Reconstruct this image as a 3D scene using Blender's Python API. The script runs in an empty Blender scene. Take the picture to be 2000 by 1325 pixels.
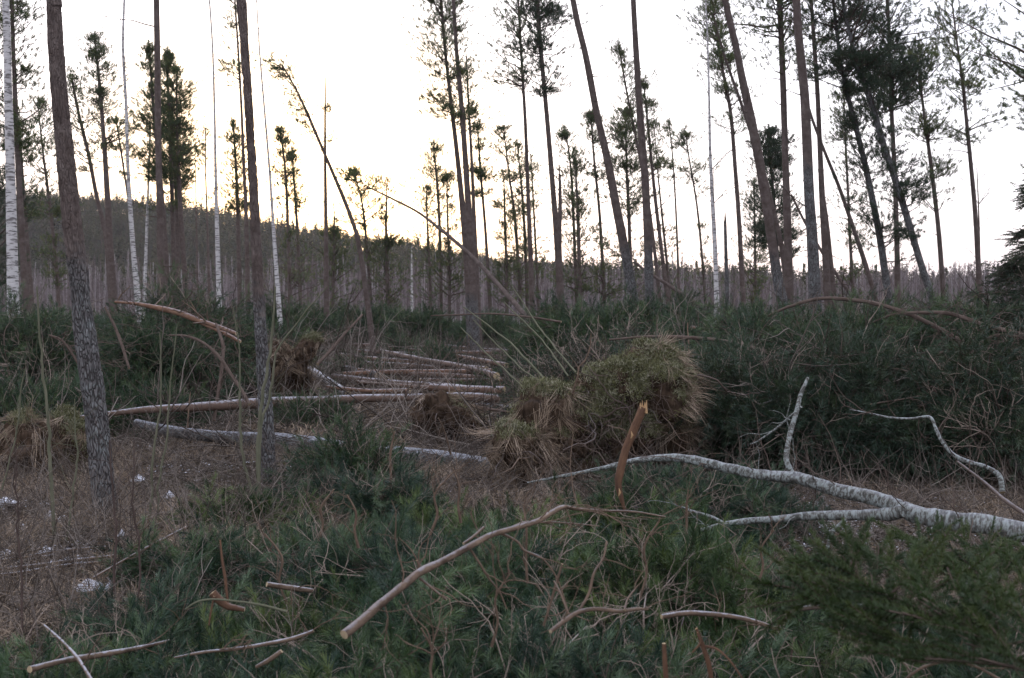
import bpy, math, random
import numpy as np
from math import radians, pi

SC = bpy.context.scene
COL = SC.collection
F = 2373.0            # focal length in photo pixels (photo is 2000 x 1325)
HORIZON = 590.0
EYE = 1.9
PITCH = math.atan((662.5 - HORIZON) / F)

# ------------------------------------------------------------------ camera
cam_d = bpy.data.cameras.new('camera')
cam = bpy.data.objects.new('camera', cam_d); COL.objects.link(cam)
cam.location = (0, 0, EYE)
cam.rotation_euler = (pi / 2 - PITCH, 0, 0)
cam_d.sensor_width = 36.0
cam_d.lens = 36.0 * F / 2000.0
cam_d.clip_start = 0.05
cam_d.clip_end = 9000
cam_d.dof.use_dof = True
cam_d.dof.focus_distance = 11.5
cam_d.dof.aperture_fstop = 6.3
SC.camera = cam

# ------------------------------------------------------------------ world, sun, exposure
SUN_AZ = radians(-9.5)      # left of straight ahead
SUN_EL = radians(3.2)
w = bpy.data.worlds.new('World'); SC.world = w; w.use_nodes = True
nt = w.node_tree; nt.nodes.clear()
out = nt.nodes.new('ShaderNodeOutputWorld'); bg = nt.nodes.new('ShaderNodeBackground')
sky = nt.nodes.new('ShaderNodeTexSky'); sky.sky_type = 'NISHITA'; sky.sun_disc = False
sky.sun_elevation = SUN_EL; sky.sun_rotation = SUN_AZ
sky.air_density = 1.0; sky.dust_density = 1.6; sky.ozone_density = 2.0
tc = nt.nodes.new('ShaderNodeTexCoord'); mp = nt.nodes.new('ShaderNodeMapping')
mp.inputs['Scale'].default_value = (1.0, 1.0, 4.0)
nz = nt.nodes.new('ShaderNodeTexNoise'); nz.inputs['Scale'].default_value = 1.6; nz.inputs['Detail'].default_value = 4
cr = nt.nodes.new('ShaderNodeValToRGB')
cr.color_ramp.elements[0].position = 0.3; cr.color_ramp.elements[0].color = (0.88, 0.88, 0.93, 1)
cr.color_ramp.elements[1].position = 0.7; cr.color_ramp.elements[1].color = (1.1, 1.1, 1.08, 1)
ad = nt.nodes.new('ShaderNodeMixRGB'); ad.blend_type = 'ADD'; ad.inputs['Fac'].default_value = 1.0
nt.links.new(tc.outputs['Generated'], mp.inputs['Vector']); nt.links.new(mp.outputs['Vector'], nz.inputs['Vector'])
nt.links.new(nz.outputs['Fac'], cr.inputs['Fac'])
sx = nt.nodes.new('ShaderNodeSeparateXYZ'); nt.links.new(tc.outputs['Generated'], sx.inputs[0])
el = nt.nodes.new('ShaderNodeValToRGB')      # thin even cloud veil: hazy lavender low down, white above
for p_, c_ in ((0.0, (5.0, 4.9, 5.9)), (0.26, (8.2, 8.3, 9.4))):
    e_ = el.color_ramp.elements[0 if p_ == 0 else 1]; e_.position = p_; e_.color = (*c_, 1)
nt.links.new(sx.outputs['Z'], el.inputs['Fac'])
ml = nt.nodes.new('ShaderNodeMixRGB'); ml.blend_type = 'MULTIPLY'; ml.inputs['Fac'].default_value = 1.0
nt.links.new(cr.outputs['Color'], ml.inputs['Color1']); nt.links.new(el.outputs['Color'], ml.inputs['Color2'])
sm = nt.nodes.new('ShaderNodeHueSaturation'); sm.inputs['Saturation'].default_value = 0.55; sm.inputs['Value'].default_value = 0.9
nt.links.new(sky.outputs['Color'], sm.inputs['Color'])
nt.links.new(sm.outputs['Color'], ad.inputs['Color1']); nt.links.new(ml.outputs['Color'], ad.inputs['Color2'])
# bright aureole of the veiled sun just behind the hill
nv = nt.nodes.new('ShaderNodeVectorMath'); nv.operation = 'DOT_PRODUCT'
nv.inputs[1].default_value = (math.sin(SUN_AZ) * math.cos(SUN_EL), math.cos(SUN_AZ) * math.cos(SUN_EL), math.sin(SUN_EL))
nt.links.new(tc.outputs['Generated'], nv.inputs[0])
ag = nt.nodes.new('ShaderNodeMapRange'); ag.inputs['From Min'].default_value = 0.978; ag.inputs['From Max'].default_value = 1.0
nt.links.new(nv.outputs['Value'], ag.inputs['Value'])
gl = nt.nodes.new('ShaderNodeValToRGB'); gl.color_ramp.interpolation = 'EASE'
gl.color_ramp.elements[0].position = 0.0; gl.color_ramp.elements[0].color = (0, 0, 0, 1)
gl.color_ramp.elements[1].position = 1.0; gl.color_ramp.elements[1].color = (20, 11.0, 3.0, 1)
e_ = gl.color_ramp.elements.new(0.72); e_.color = (5.5, 2.4, 0.0, 1)
nt.links.new(ag.outputs['Result'], gl.inputs['Fac'])
a2 = nt.nodes.new('ShaderNodeMixRGB'); a2.blend_type = 'ADD'; a2.inputs['Fac'].default_value = 1.0
wr = nt.nodes.new('ShaderNodeValToRGB')      # the veil of cloud reddens towards the low sun
wr.color_ramp.elements[0].position = 0.0; wr.color_ramp.elements[0].color = (1, 1, 1, 1)
wr.color_ramp.elements[1].position = 1.0; wr.color_ramp.elements[1].color = (1, 0.95, 0.76, 1)
e_ = wr.color_ramp.elements.new(0.55); e_.color = (1, 0.96, 0.82, 1)
nt.links.new(ag.outputs['Result'], wr.inputs['Fac'])
wm = nt.nodes.new('ShaderNodeMixRGB'); wm.blend_type = 'MULTIPLY'; wm.inputs['Fac'].default_value = 1.0
nt.links.new(ad.outputs['Color'], wm.inputs['Color1']); nt.links.new(wr.outputs['Color'], wm.inputs['Color2'])
nt.links.new(wm.outputs['Color'], a2.inputs['Color1']); nt.links.new(gl.outputs['Color'], a2.inputs['Color2'])
nt.links.new(a2.outputs['Color'], bg.inputs['Color'])
bg.inputs['Strength'].default_value = 0.13
nt.links.new(bg.outputs['Background'], out.inputs['Surface'])

sd = bpy.data.lights.new('sun', 'SUN'); sun = bpy.data.objects.new('sun', sd); COL.objects.link(sun)
sd.energy = 1.0; sd.angle = radians(6); sd.color = (1.0, 0.72, 0.42)
sun.rotation_euler = (pi / 2 - SUN_EL, 0, pi - SUN_AZ)
sun.location = (0, 0, 30)

SC.view_settings.view_transform = 'Standard'
SC.view_settings.look = 'None'
SC.view_settings.gamma = 1.0
SC.view_settings.exposure = 0.4
try: SC.view_settings.use_curve_mapping = False
except Exception: pass
SC.render.engine = 'CYCLES'
SC.cycles.max_bounces = 4
SC.cycles.diffuse_bounces = 2
SC.cycles.glossy_bounces = 1

# ------------------------------------------------------------------ maths helpers
def _hash(ix, iy, iz):
    n = (ix * 374761393 + iy * 668265263 + iz * 2147483647 // 3 * 1) & 0xFFFFFFFF
    n = ((n ^ (n >> 13)) * 1274126177) & 0xFFFFFFFF
    return ((n ^ (n >> 16)) & 0xFFFF) / 65535.0
def vnoise(p):
    p = np.asarray(p, float); i = np.floor(p).astype(np.int64); f = p - i; f = f * f * (3 - 2 * f)
    r = 0
    for a in (0, 1):
        for b in (0, 1):
            for c in (0, 1):
                wgt = (f[..., 0] if a else 1 - f[..., 0]) * (f[..., 1] if b else 1 - f[..., 1]) * (f[..., 2] if c else 1 - f[..., 2])
                r = r + wgt * _hash(i[..., 0] + a + 5000, i[..., 1] + b + 5000, i[..., 2] + c + 5000)
    return r
def fbm(p, o=4):
    p = np.asarray(p, float); s = 0; a = 0.5
    for k in range(o):
        s = s + a * vnoise(p * 2 ** k + 17.3 * k); a *= 0.5
    return s
def sstep(a, b, x):
    t = np.clip((x - a) / (b - a), 0, 1); return t * t * (3 - 2 * t)

def terrain(x, y):
    x = np.asarray(x, float); y = np.asarray(y, float)
    d = np.sqrt(x * x + y * y)
    p = np.stack([x * 0.35, y * 0.35, x * 0], -1)
    near = (fbm(p, 3) - 0.44) * 0.35 * sstep(1.5, 6, d)
    p2 = np.stack([x * 1.7 + 9, y * 1.7, x * 0 + 3], -1)
    near = near + (vnoise(p2) - 0.5) * 0.07
    p3 = np.stack([x * 0.02, y * 0.02, x * 0 + 8], -1)
    far = (fbm(p3, 2) - 0.37) * 3.0 * sstep(40, 160, d)
    return near - 3.0 * sstep(60, 230, y) + far * 0.7
def terr(x, y): return float(terrain(np.array([x]), np.array([y]))[0])

cp, sp = math.cos(PITCH), math.sin(PITCH)
def ray(px, py):
    u = (px - 1000) / F; v = (662.5 - py) / F
    return np.array([u, cp + v * sp, -sp + v * cp])
def at(px, py, d):
    r = ray(px, py); return np.array([0, 0, EYE]) + r * (d / r[1])
def ground(px, py, lift=0.0):
    r = ray(px, py); z = lift
    for _ in range(6):
        t = (z - EYE) / r[2] if r[2] < -1e-4 else 60
        t = min(max(t, 2), 90); P = np.array([0, 0, EYE]) + r * t
        z = terr(P[0], P[1]) * 0.7 + z * 0.3 + lift * 0.7 if _ else terr(P[0], P[1]) + lift
    return P

def spline(P, n):
    """Catmull-Rom through rows of P (any columns), n samples per span."""
    P = np.asarray(P, float)
    if len(P) < 3:
        t = np.linspace(0, 1, n + 1)[:, None]; return P[0] * (1 - t) + P[-1] * t
    Q = np.vstack([2 * P[0] - P[1], P, 2 * P[-1] - P[-2]]); out = []
    for i in range(1, len(Q) - 2):
        a, b, c, d = Q[i - 1], Q[i], Q[i + 1], Q[i + 2]
        for k in range(n):
            t = k / n
            out.append(0.5 * ((2 * b) + (-a + c) * t + (2 * a - 5 * b + 4 * c - d) * t * t + (-a + 3 * b - 3 * c + d) * t ** 3))
    out.append(P[-1]); return np.array(out)
def nrm(v):
    v = np.asarray(v, float); return v / (np.linalg.norm(v, axis=-1, keepdims=True) + 1e-9)

# ------------------------------------------------------------------ mesh buffer
class Buf:
    def __init__(s): s.V = []; s.Q = []; s.T = []; s.QM = []; s.TM = []; s.n = 0; s.bk = []; s.tr = []; s.fr = []
    def add(s, V, Q=None, T=None, mi=0, bk=None, tr=None, fr=None):
        V = np.asarray(V, float); m = len(V); s.V.append(V)
        s.bk.append(V if bk is None else bk)
        s.tr.append(np.zeros(m) if tr is None else np.broadcast_to(tr, (m,)).astype(float))
        s.fr.append(np.zeros(m) if fr is None else np.broadcast_to(fr, (m,)).astype(float))
        if Q is not None and len(Q): s.Q.append(np.asarray(Q, int) + s.n); s.QM.append(np.full(len(Q), mi))
        if T is not None and len(T): s.T.append(np.asarray(T, int) + s.n); s.TM.append(np.full(len(T), mi))
        s.n += m
    def tube(s, P, R, sides=6, mi=0, turn=None, frost=0.0, v0=0.0, capmat=None, disp=None, trconst=0.0, flare=None):
        P = np.asarray(P, float); n = len(P); R = np.broadcast_to(R, (n,)).astype(float)
        T = nrm(np.gradient(P, axis=0)); ref = np.array([0, 1.0, 0.02])
        if abs(T[0] @ nrm(ref)) > 0.8: ref = np.array([0.1, 0, 1.0])
        N = np.zeros_like(P); a = ref - (ref @ T[0]) * T[0]; N[0] = a / np.linalg.norm(a)
        for i in range(1, n):
            a = N[i - 1] - (N[i - 1] @ T[i]) * T[i]; N[i] = a / (np.linalg.norm(a) + 1e-9)
        B = np.cross(T, N)
        L = np.concatenate([[0], np.cumsum(np.linalg.norm(np.diff(P, axis=0), axis=1))]) + v0
        th = np.arange(sides) * 2 * pi / sides
        ct, st = np.cos(th), np.sin(th)
        D = N[:, None, :] * ct[None, :, None] + B[:, None, :] * st[None, :, None]
        RR = np.repeat(R[:, None], sides, 1)
        r0 = max(float(np.median(R)), 0.004)
        bk = np.stack([np.broadcast_to(ct * r0, (n, sides)), np.broadcast_to(st * r0, (n, sides)), np.repeat(L[:, None], sides, 1)], -1)
        if disp is not None: RR = RR + disp(bk, RR, L)
        V = P[:, None, :] + D * RR[:, :, None]
        i = np.arange(n - 1)[:, None]; j = np.arange(sides)[None, :]; j2 = (j + 1) % sides
        Q = np.stack([i * sides + j, i * sides + j2, (i + 1) * sides + j2, (i + 1) * sides + j], -1).reshape(-1, 4)
        tr = np.repeat(np.full(n, trconst) if turn is None else np.clip((L - turn) / 1.2 + 0.5, 0, 1), sides)
        s.add(V.reshape(-1, 3), Q, None, mi, bk.reshape(-1, 3), tr, frost)
        cm = mi if capmat is None else capmat
        for e, idx in ((0, 0), (1, n - 1)):
            ring = V[idx]; c = ring.mean(0) + T[idx] * (R[idx] * 0.15) * (1 if e else -1)
            Vc = np.vstack([ring, c]); k = np.arange(sides); k2 = (k + 1) % sides
            Tt = np.stack([k, k2, np.full(sides, sides)], -1) if e else np.stack([k2, k, np.full(sides, sides)], -1)
            s.add(Vc, None, Tt, cm, None, trconst, 0)
    def build(s, name, mats, parent=None, smooth=True, kind=None):
        if not s.V: return None
        V = np.vstack(s.V); nq = sum(map(len, s.Q)); ntr = sum(map(len, s.T))
        me = bpy.data.meshes.new(name)
        me.vertices.add(len(V)); me.vertices.foreach_set('co', V.ravel())
        me.loops.add(nq * 4 + ntr * 3); me.polygons.add(nq + ntr)
        li = []; mi = []
        if nq: li.append(np.vstack(s.Q).ravel()); mi.append(np.concatenate(s.QM))
        if ntr: li.append(np.vstack(s.T).ravel()); mi.append(np.concatenate(s.TM))
        me.loops.foreach_set('vertex_index', np.concatenate(li).astype(np.int32))
        st = np.concatenate([np.arange(nq) * 4, nq * 4 + np.arange(ntr) * 3]).astype(np.int32)
        me.polygons.foreach_set('loop_start', st)
        me.polygons.foreach_set('material_index', np.concatenate(mi).astype(np.int32))
        me.polygons.foreach_set('use_smooth', np.full(nq + ntr, smooth))
        me.update(calc_edges=True)
        at_ = me.attributes.new('bk', 'FLOAT_VECTOR', 'POINT'); at_.data.foreach_set('vector', np.vstack(s.bk).ravel())
        at_ = me.attributes.new('tr', 'FLOAT', 'POINT'); at_.data.foreach_set('value', np.concatenate(s.tr))
        at_ = me.attributes.new('fr', 'FLOAT', 'POINT'); at_.data.foreach_set('value', np.concatenate(s.fr))
        for m in (mats if isinstance(mats, (list, tuple)) else [mats]): me.materials.append(m)
        o = bpy.data.objects.new(name, me); COL.objects.link(o)
        if parent is not None:
            o.parent = parent; o.matrix_parent_inverse = parent.matrix_basis.inverted()
        if kind: o['kind'] = kind
        return o

def empty(name, loc, label, cat, group=None):
    o = bpy.data.objects.new(name, None); COL.objects.link(o); o.location = tuple(loc); o.empty_display_size = 0.2
    o['label'] = label; o['category'] = cat
    if group: o['group'] = group
    o.matrix_basis  # evaluated lazily
    return o
def tag(o, label, cat, group=None):
    o['label'] = label; o['category'] = cat
    if group: o['group'] = group
    return o

# ------------------------------------------------------------------ materials
def mat(name, build, rough=0.85, spec=0.15):
    m = bpy.data.materials.new(name); m.use_nodes = True; t = m.node_tree
    b = t.nodes['Principled BSDF']; b.inputs['Roughness'].default_value = rough
    b.inputs['Specular IOR Level'].default_value = spec
    build(t, b); return m
def N(t, typ, **kw):
    n = t.nodes.new(typ)
    for k, v in kw.items():
        if k in n.inputs: n.inputs[k].default_value = v
        else: setattr(n, k, v)
    return n
def attr(t, name): return N(t, 'ShaderNodeAttribute', attribute_name=name)
def mapping(t, src, scale):
    m = N(t, 'ShaderNodeMapping'); m.inputs['Scale'].default_value = scale; t.links.new(src, m.inputs['Vector']); return m.outputs[0]
def noise(t, vec, scale, detail=4, rough=0.55):
    n = N(t, 'ShaderNodeTexNoise'); n.inputs['Scale'].default_value = scale; n.inputs['Detail'].default_value = detail
    n.inputs['Roughness'].default_value = rough
    if vec is not None: t.links.new(vec, n.inputs['Vector'])
    return n.outputs['Fac']
def ramp(t, fac, stops):
    r = N(t, 'ShaderNodeValToRGB'); e = r.color_ramp.elements
    while len(e) < len(stops): e.new(0.5)
    for i, (p, c) in enumerate(stops): e[i].position = p; e[i].color = (*c, 1) if len(c) == 3 else c
    t.links.new(fac, r.inputs['Fac']); return r.outputs['Color']
def mix(t, fac, a, b, mode='MIX'):
    m = N(t, 'ShaderNodeMixRGB', blend_type=mode)
    for s, v in (('Fac', fac), ('Color1', a), ('Color2', b)):
        if isinstance(v, (int, float)): m.inputs[s].default_value = v
        elif isinstance(v, tuple): m.inputs[s].default_value = (*v, 1)
        else: t.links.new(v, m.inputs[s])
    return m.outputs['Color']
def mth(t, op, a, b=0.0, clamp=False):
    m = N(t, 'ShaderNodeMath', operation=op, use_clamp=clamp)
    for i, v in enumerate((a, b)):
        if isinstance(v, (int, float)): m.inputs[i].default_value = v
        else: t.links.new(v, m.inputs[i])
    return m.outputs[0]
def bump(t, b, h, strength, dist):
    n = N(t, 'ShaderNodeBump'); n.inputs['Strength'].default_value = strength; n.inputs['Distance'].default_value = dist
    t.links.new(h, n.inputs['Height']); t.links.new(n.outputs['Normal'], b.inputs['Normal'])
def frostmask(t, vec):
    g = N(t, 'ShaderNodeNewGeometry'); s = N(t, 'ShaderNodeSeparateXYZ'); t.links.new(g.outputs['Normal'], s.inputs[0])
    a = attr(t, 'fr').outputs['Fac']; n = noise(t, vec, 22, 5, 0.7)
    z = mth(t, 'ADD', s.outputs['Z'], mth(t, 'MULTIPLY', mth(t, 'SUBTRACT', n, 0.5), 1.6))
    m = N(t, 'ShaderNodeMapRange'); m.inputs['From Min'].default_value = 0.55; m.inputs['From Max'].default_value = 1.25
    t.links.new(z, m.inputs['Value'])
    return mth(t, 'MULTIPLY', m.outputs[0], a, True)
FROST = (0.40, 0.42, 0.48)

def pine_bark(t, b):
    v = attr(t, 'bk').outputs['Vector']
    vs = mapping(t, v, (1, 1, 0.22))
    vo = N(t, 'ShaderNodeTexVoronoi', feature='DISTANCE_TO_EDGE'); vo.inputs['Scale'].default_value = 58
    wv = noise(t, vs, 14, 3)
    wm = N(t, 'ShaderNodeVectorMath', operation='ADD'); t.links.new(vs, wm.inputs[0])
    sc = N(t, 'ShaderNodeVectorMath', operation='SCALE'); sc.inputs['Scale'].default_value = 0.10
    cn = N(t, 'ShaderNodeTexNoise'); cn.inputs['Scale'].default_value = 12; t.links.new(vs, cn.inputs['Vector'])
    t.links.new(cn.outputs['Color'], sc.inputs[0]); t.links.new(sc.outputs[0], wm.inputs[1]); t.links.new(wm.outputs[0], vo.inputs['Vector'])
    crack = mth(t, 'MULTIPLY', vo.outputs['Distance'], 6.0, True)
    n1 = noise(t, v, 9, 5, 0.65); n2 = noise(t, v, 60, 4, 0.6); n3 = noise(t, v, 3.0, 3)
    grey = ramp(t, n1, [(0.3, (0.072, 0.066, 0.068)), (0.5, (0.135, 0.126, 0.126)), (0.68, (0.21, 0.22, 0.225))])
    lich = ramp(t, n2, [(0.5, (0, 0, 0)), (0.66, (1, 1, 1))])
    lich = mix(t, 1.0, lich, ramp(t, n3, [(0.4, (0.1, 0.1, 0.1)), (0.6, (0.9, 0.9, 0.9))]), 'MULTIPLY')
    grey = mix(t, lich, grey, (0.16, 0.19, 0.18))
    grey = mix(t, mth(t, 'ADD', mth(t, 'MULTIPLY', crack, .95), .05), (0.03, 0.025, 0.024), grey)
    orng = ramp(t, n1, [(0.3, (0.078, 0.058, 0.051)), (0.55, (0.138, 0.110, 0.100)), (0.75, (0.200, 0.165, 0.150))])
    orng = mix(t, mth(t, 'MULTIPLY', n2, 0.45), orng, (0.07, 0.048, 0.042))
    f = mth(t, 'ADD', attr(t, 'tr').outputs['Fac'], mth(t, 'MULTIPLY', mth(t, 'SUBTRACT', n1, 0.5), 1.2))
    f = ramp(t, f, [(0.35, (0, 0, 0)), (0.65, (1, 1, 1))])
    c = mix(t, f, grey, orng)
    c = mix(t, frostmask(t, v), c, FROST)
    t.links.new(c, b.inputs['Base Color'])
    hgt = mth(t, 'ADD', crack, mth(t, 'MULTIPLY', n2, 0.6))
    bump(t, b, hgt, 0.85, 0.016)
def lit_log_bark(t, b):  # pine bark, brighter orange: skylight on the lying logs put into the colour
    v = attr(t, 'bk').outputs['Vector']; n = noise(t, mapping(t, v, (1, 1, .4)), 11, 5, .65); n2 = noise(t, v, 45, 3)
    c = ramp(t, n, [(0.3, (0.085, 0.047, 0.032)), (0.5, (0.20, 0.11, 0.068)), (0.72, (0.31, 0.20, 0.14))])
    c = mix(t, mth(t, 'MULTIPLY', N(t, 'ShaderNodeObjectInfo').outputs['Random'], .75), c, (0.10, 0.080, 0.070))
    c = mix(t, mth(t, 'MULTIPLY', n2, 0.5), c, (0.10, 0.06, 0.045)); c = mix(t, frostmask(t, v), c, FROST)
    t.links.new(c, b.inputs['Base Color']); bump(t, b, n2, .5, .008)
def birch_bark(t, b):
    v = attr(t, 'bk').outputs['Vector']
    band = noise(t, mapping(t, v, (3.0, 3.0, 14)), 2.2, 4, 0.6); n2 = noise(t, v, 5, 4)
    c = ramp(t, band, [(0.42, (0.03, 0.028, 0.03)), (0.49, (0.42, 0.41, 0.41)), (0.75, (0.56, 0.55, 0.55))])
    c = mix(t, mth(t, 'MULTIPLY', n2, 0.5), c, (0.36, 0.33, 0.32))
    base = mth(t, 'SUBTRACT', 1.0, attr(t, 'tr').outputs['Fac'])
    c = mix(t, mth(t, 'MULTIPLY', ramp(t, noise(t, v, 7, 4), [(0.45, (0, 0, 0)), (0.6, (1, 1, 1))]), base), c, (0.05, 0.045, 0.045))
    c = mix(t, frostmask(t, v), c, FROST)
    t.links.new(c, b.inputs['Base Color']); bump(t, b, band, 0.3, 0.006)
def bough_bark(t, b):      # the lichen-covered birch bough in front
    v = attr(t, 'bk').outputs['Vector']
    n1 = noise(t, mapping(t, v, (1, 1, 1.9)), 26, 6, 0.72); n2 = noise(t, v, 70, 3)
    c = ramp(t, n1, [(0.42, (0.025, 0.018, 0.017)), (0.48, (0.09, 0.07, 0.066)), (0.54, (0.22, 0.24, 0.235)), (0.78, (0.32, 0.34, 0.35))])
    c = mix(t, mth(t, 'MULTIPLY', n2, 0.5), c, (0.14, 0.17, 0.15))
    c = mix(t, frostmask(t, v), c, FROST)
    t.links.new(c, b.inputs['Base Color']); bump(t, b, n1, 0.6, 0.006)
def simple(c0, c1, scale=12, c2=None, bmp=0.3):
    def f(t, b):
        v = attr(t, 'bk').outputs['Vector']; n = mth(t, 'ADD', mth(t, 'MULTIPLY', noise(t, mapping(t, v, (1, 1, .22)), scale * 1.6, 4, 0.65), .65), mth(t, 'MULTIPLY', noise(t, v, scale * .5, 4, .7), .35))
        c = ramp(t, n, [(0.35, c0), (0.65, c1)])
        c = mix(t, frostmask(t, v), c, FROST)
        t.links.new(c, b.inputs['Base Color']); bump(t, b, n, bmp, 0.004)
    return f
def needles(c0, c1, c2, tl_=0.15):
    def f(t, b):
        oi = N(t, 'ShaderNodeObjectInfo'); c = ramp(t, oi.outputs['Random'], [(0.0, c0), (0.55, c1), (1.0, c2)])
        t.links.new(c, b.inputs['Base Color'])
        b.inputs['Roughness'].default_value = 0.5; b.inputs['Specular IOR Level'].default_value = 0.3
        tl = N(t, 'ShaderNodeBsdfTranslucent'); ms = N(t, 'ShaderNodeMixShader'); ms.inputs[0].default_value = tl_
        t.links.new(mix(t, 1.0, c, (1.5, 1.35, 0.5), 'MULTIPLY'), tl.inputs['Color'])
        o = [n for n in t.nodes if n.type == 'OUTPUT_MATERIAL'][0]
        t.links.new(b.outputs[0], ms.inputs[1]); t.links.new(tl.outputs[0], ms.inputs[2]); t.links.new(ms.outputs[0], o.inputs['Surface'])
    return f
def rnd(c0, c1, c2):
    def f(t, b):
        oi = N(t, 'ShaderNodeObjectInfo'); t.links.new(ramp(t, oi.outputs['Random'], [(0.0, c0), (0.5, c1), (1.0, c2)]), b.inputs['Base Color'])
    return f
M = {
 'log': mat('lit_log_bark', lit_log_bark),
 'pine': mat('pine_bark', pine_bark), 'birch': mat('birch_bark', birch_bark, 0.7), 'bough': mat('lichen_bark', bough_bark, 0.8),
 'twig': mat('twig_bark', simple((0.055, 0.038, 0.03), (0.125, 0.095, 0.08))),
 'palebr': mat('pale_branch', simple((0.045, 0.029, 0.021), (0.205, 0.145, 0.104), 24, bmp=.8)),
 'dark': mat('dark_twig', simple((0.04, 0.03, 0.027), (0.10, 0.07, 0.06))),
 'sapling': mat('sapling_bark', simple((0.075, 0.08, 0.05), (0.14, 0.135, 0.095))),
 'wood': mat('fresh_wood', simple((0.28, 0.17, 0.085), (0.46, 0.31, 0.17), 40)),
 'cut': mat('cut_wood', simple((0.28, 0.21, 0.13), (0.44, 0.35, 0.23), 40)),
 'stick': mat('resin_stick', simple((0.05, 0.028, 0.02), (0.16, 0.088, 0.052), 26)),
 'soil': mat('soil', simple((0.016, 0.011, 0.008), (0.085, 0.058, 0.040), 14, bmp=1.0), 0.95, 0.05),
 'greytwig': mat('grey_twig', simple((0.13, 0.098, 0.080), (0.34, 0.28, 0.235), 18)),
 'n_near': mat('pine_needles', needles((0.010, 0.026, 0.017), (0.028, 0.060, 0.034), (0.100, 0.150, 0.078))),
 'n_near2': mat('pine_needles_fresh', needles((0.014, 0.030, 0.012), (0.038, 0.072, 0.028), (0.120, 0.160, 0.062))),
 'n_near3': mat('pine_needles_blue', needles((0.010, 0.026, 0.018), (0.026, 0.056, 0.036), (0.090, 0.135, 0.082))),
 'n_mid': mat('pine_needles_heap', needles((0.014, 0.032, 0.019), (0.030, 0.060, 0.032), (0.072, 0.11, 0.052))),
 'n_dark': mat('dark_needles', needles((0.022, 0.042, 0.030), (0.030, 0.052, 0.032), (0.042, 0.062, 0.034))),
 'n_tree': mat('crown_needles', needles((0.042, 0.068, 0.042), (0.062, 0.092, 0.048), (0.095, 0.11, 0.05), 0.35)),
 'n_spruce': mat('spruce_needles', needles((0.020, 0.038, 0.015), (0.032, 0.055, 0.017), (0.050, 0.07, 0.022))),
 'grass': mat('dry_grass', rnd((0.10, 0.072, 0.050), (0.22, 0.165, 0.118), (0.40, 0.32, 0.25))),
 'ggrass': mat('pale_green_grass', rnd((0.08, 0.08, 0.035), (0.13, 0.125, 0.06), (0.2, 0.165, 0.1))),
 'moss': mat('moss', rnd((0.06, 0.062, 0.028), (0.115, 0.115, 0.05), (0.26, 0.25, 0.18))),
 'litter': mat('litter_twig', rnd((0.035, 0.027, 0.022), (0.09, 0.073, 0.062), (0.21, 0.18, 0.16))),
 'leaf': mat('leaf_litter', rnd((0.06, 0.04, 0.027), (0.12, 0.085, 0.06), (0.22, 0.20, 0.20)), 0.8),
 'farcon': mat('far_conifer', rnd((0.024, 0.030, 0.015), (0.038, 0.043, 0.020), (0.068, 0.062, 0.028))),
 'farbare': mat('far_bare', rnd((0.11, 0.085, 0.088), (0.16, 0.13, 0.135), (0.21, 0.18, 0.185))),
 'fartrunk': mat('far_trunk', rnd((0.06, 0.042, 0.036), (0.12, 0.095, 0.09), (0.42, 0.40, 0.40))),
 'bud': mat('tip_bud', rnd((0.25, 0.12, 0.05), (0.35, 0.18, 0.07), (0.45, 0.25, 0.1))),
}
def snow_b(t, b):
    v = N(t, 'ShaderNodeTexCoord').outputs['Object']; n = noise(t, v, 30, 4)
    t.links.new(ramp(t, n, [(0.3, (0.30, 0.31, 0.36)), (0.6, (0.62, 0.64, 0.71))]), b.inputs['Base Color']); bump(t, b, n, 0.15, 0.006)
M['snow'] = mat('old_snow', snow_b, 0.6)
def ground_b(t, b):
    v = N(t, 'ShaderNodeTexCoord').outputs['Object']
    n1 = noise(t, v, 0.9, 5, 0.6); n2 = noise(t, v, 14, 5, 0.7); n3 = noise(t, v, 3.2, 5, 0.7)
    c = ramp(t, n1, [(0.3, (0.030, 0.033, 0.014)), (0.5, (0.060, 0.050, 0.030)), (0.7, (0.11, 0.085, 0.058))])
    c = mix(t, ramp(t, n2, [(0.35, (0.6, 0.6, 0.6)), (0.7, (0, 0, 0))]), c, (0.035, 0.028, 0.02))
    s = mth(t, 'ADD', mth(t, 'MULTIPLY', n3, 0.7), mth(t, 'MULTIPLY', n2, 0.4))
    c = mix(t, ramp(t, s, [(0.64, (0, 0, 0)), (0.69, (0.8, 0.8, 0.8))]), c, (0.40, 0.42, 0.48))
    t.links.new(c, b.inputs['Base Color']); bump(t, b, mth(t, 'ADD', n2, n3), 0.8, 0.05)
M['ground'] = mat('forest_floor', ground_b, 0.95, 0.05)
def hill_b(t, b):
    v = N(t, 'ShaderNodeTexCoord').outputs['Object']
    t.links.new(ramp(t, noise(t, v, 0.05, 5, 0.7), [(0.35, (0.022, 0.022, 0.015)), (0.65, (0.05, 0.04, 0.035))]), b.inputs['Base Color'])
M['hill'] = mat('hill_floor', hill_b, 1.0, 0.0)

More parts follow.
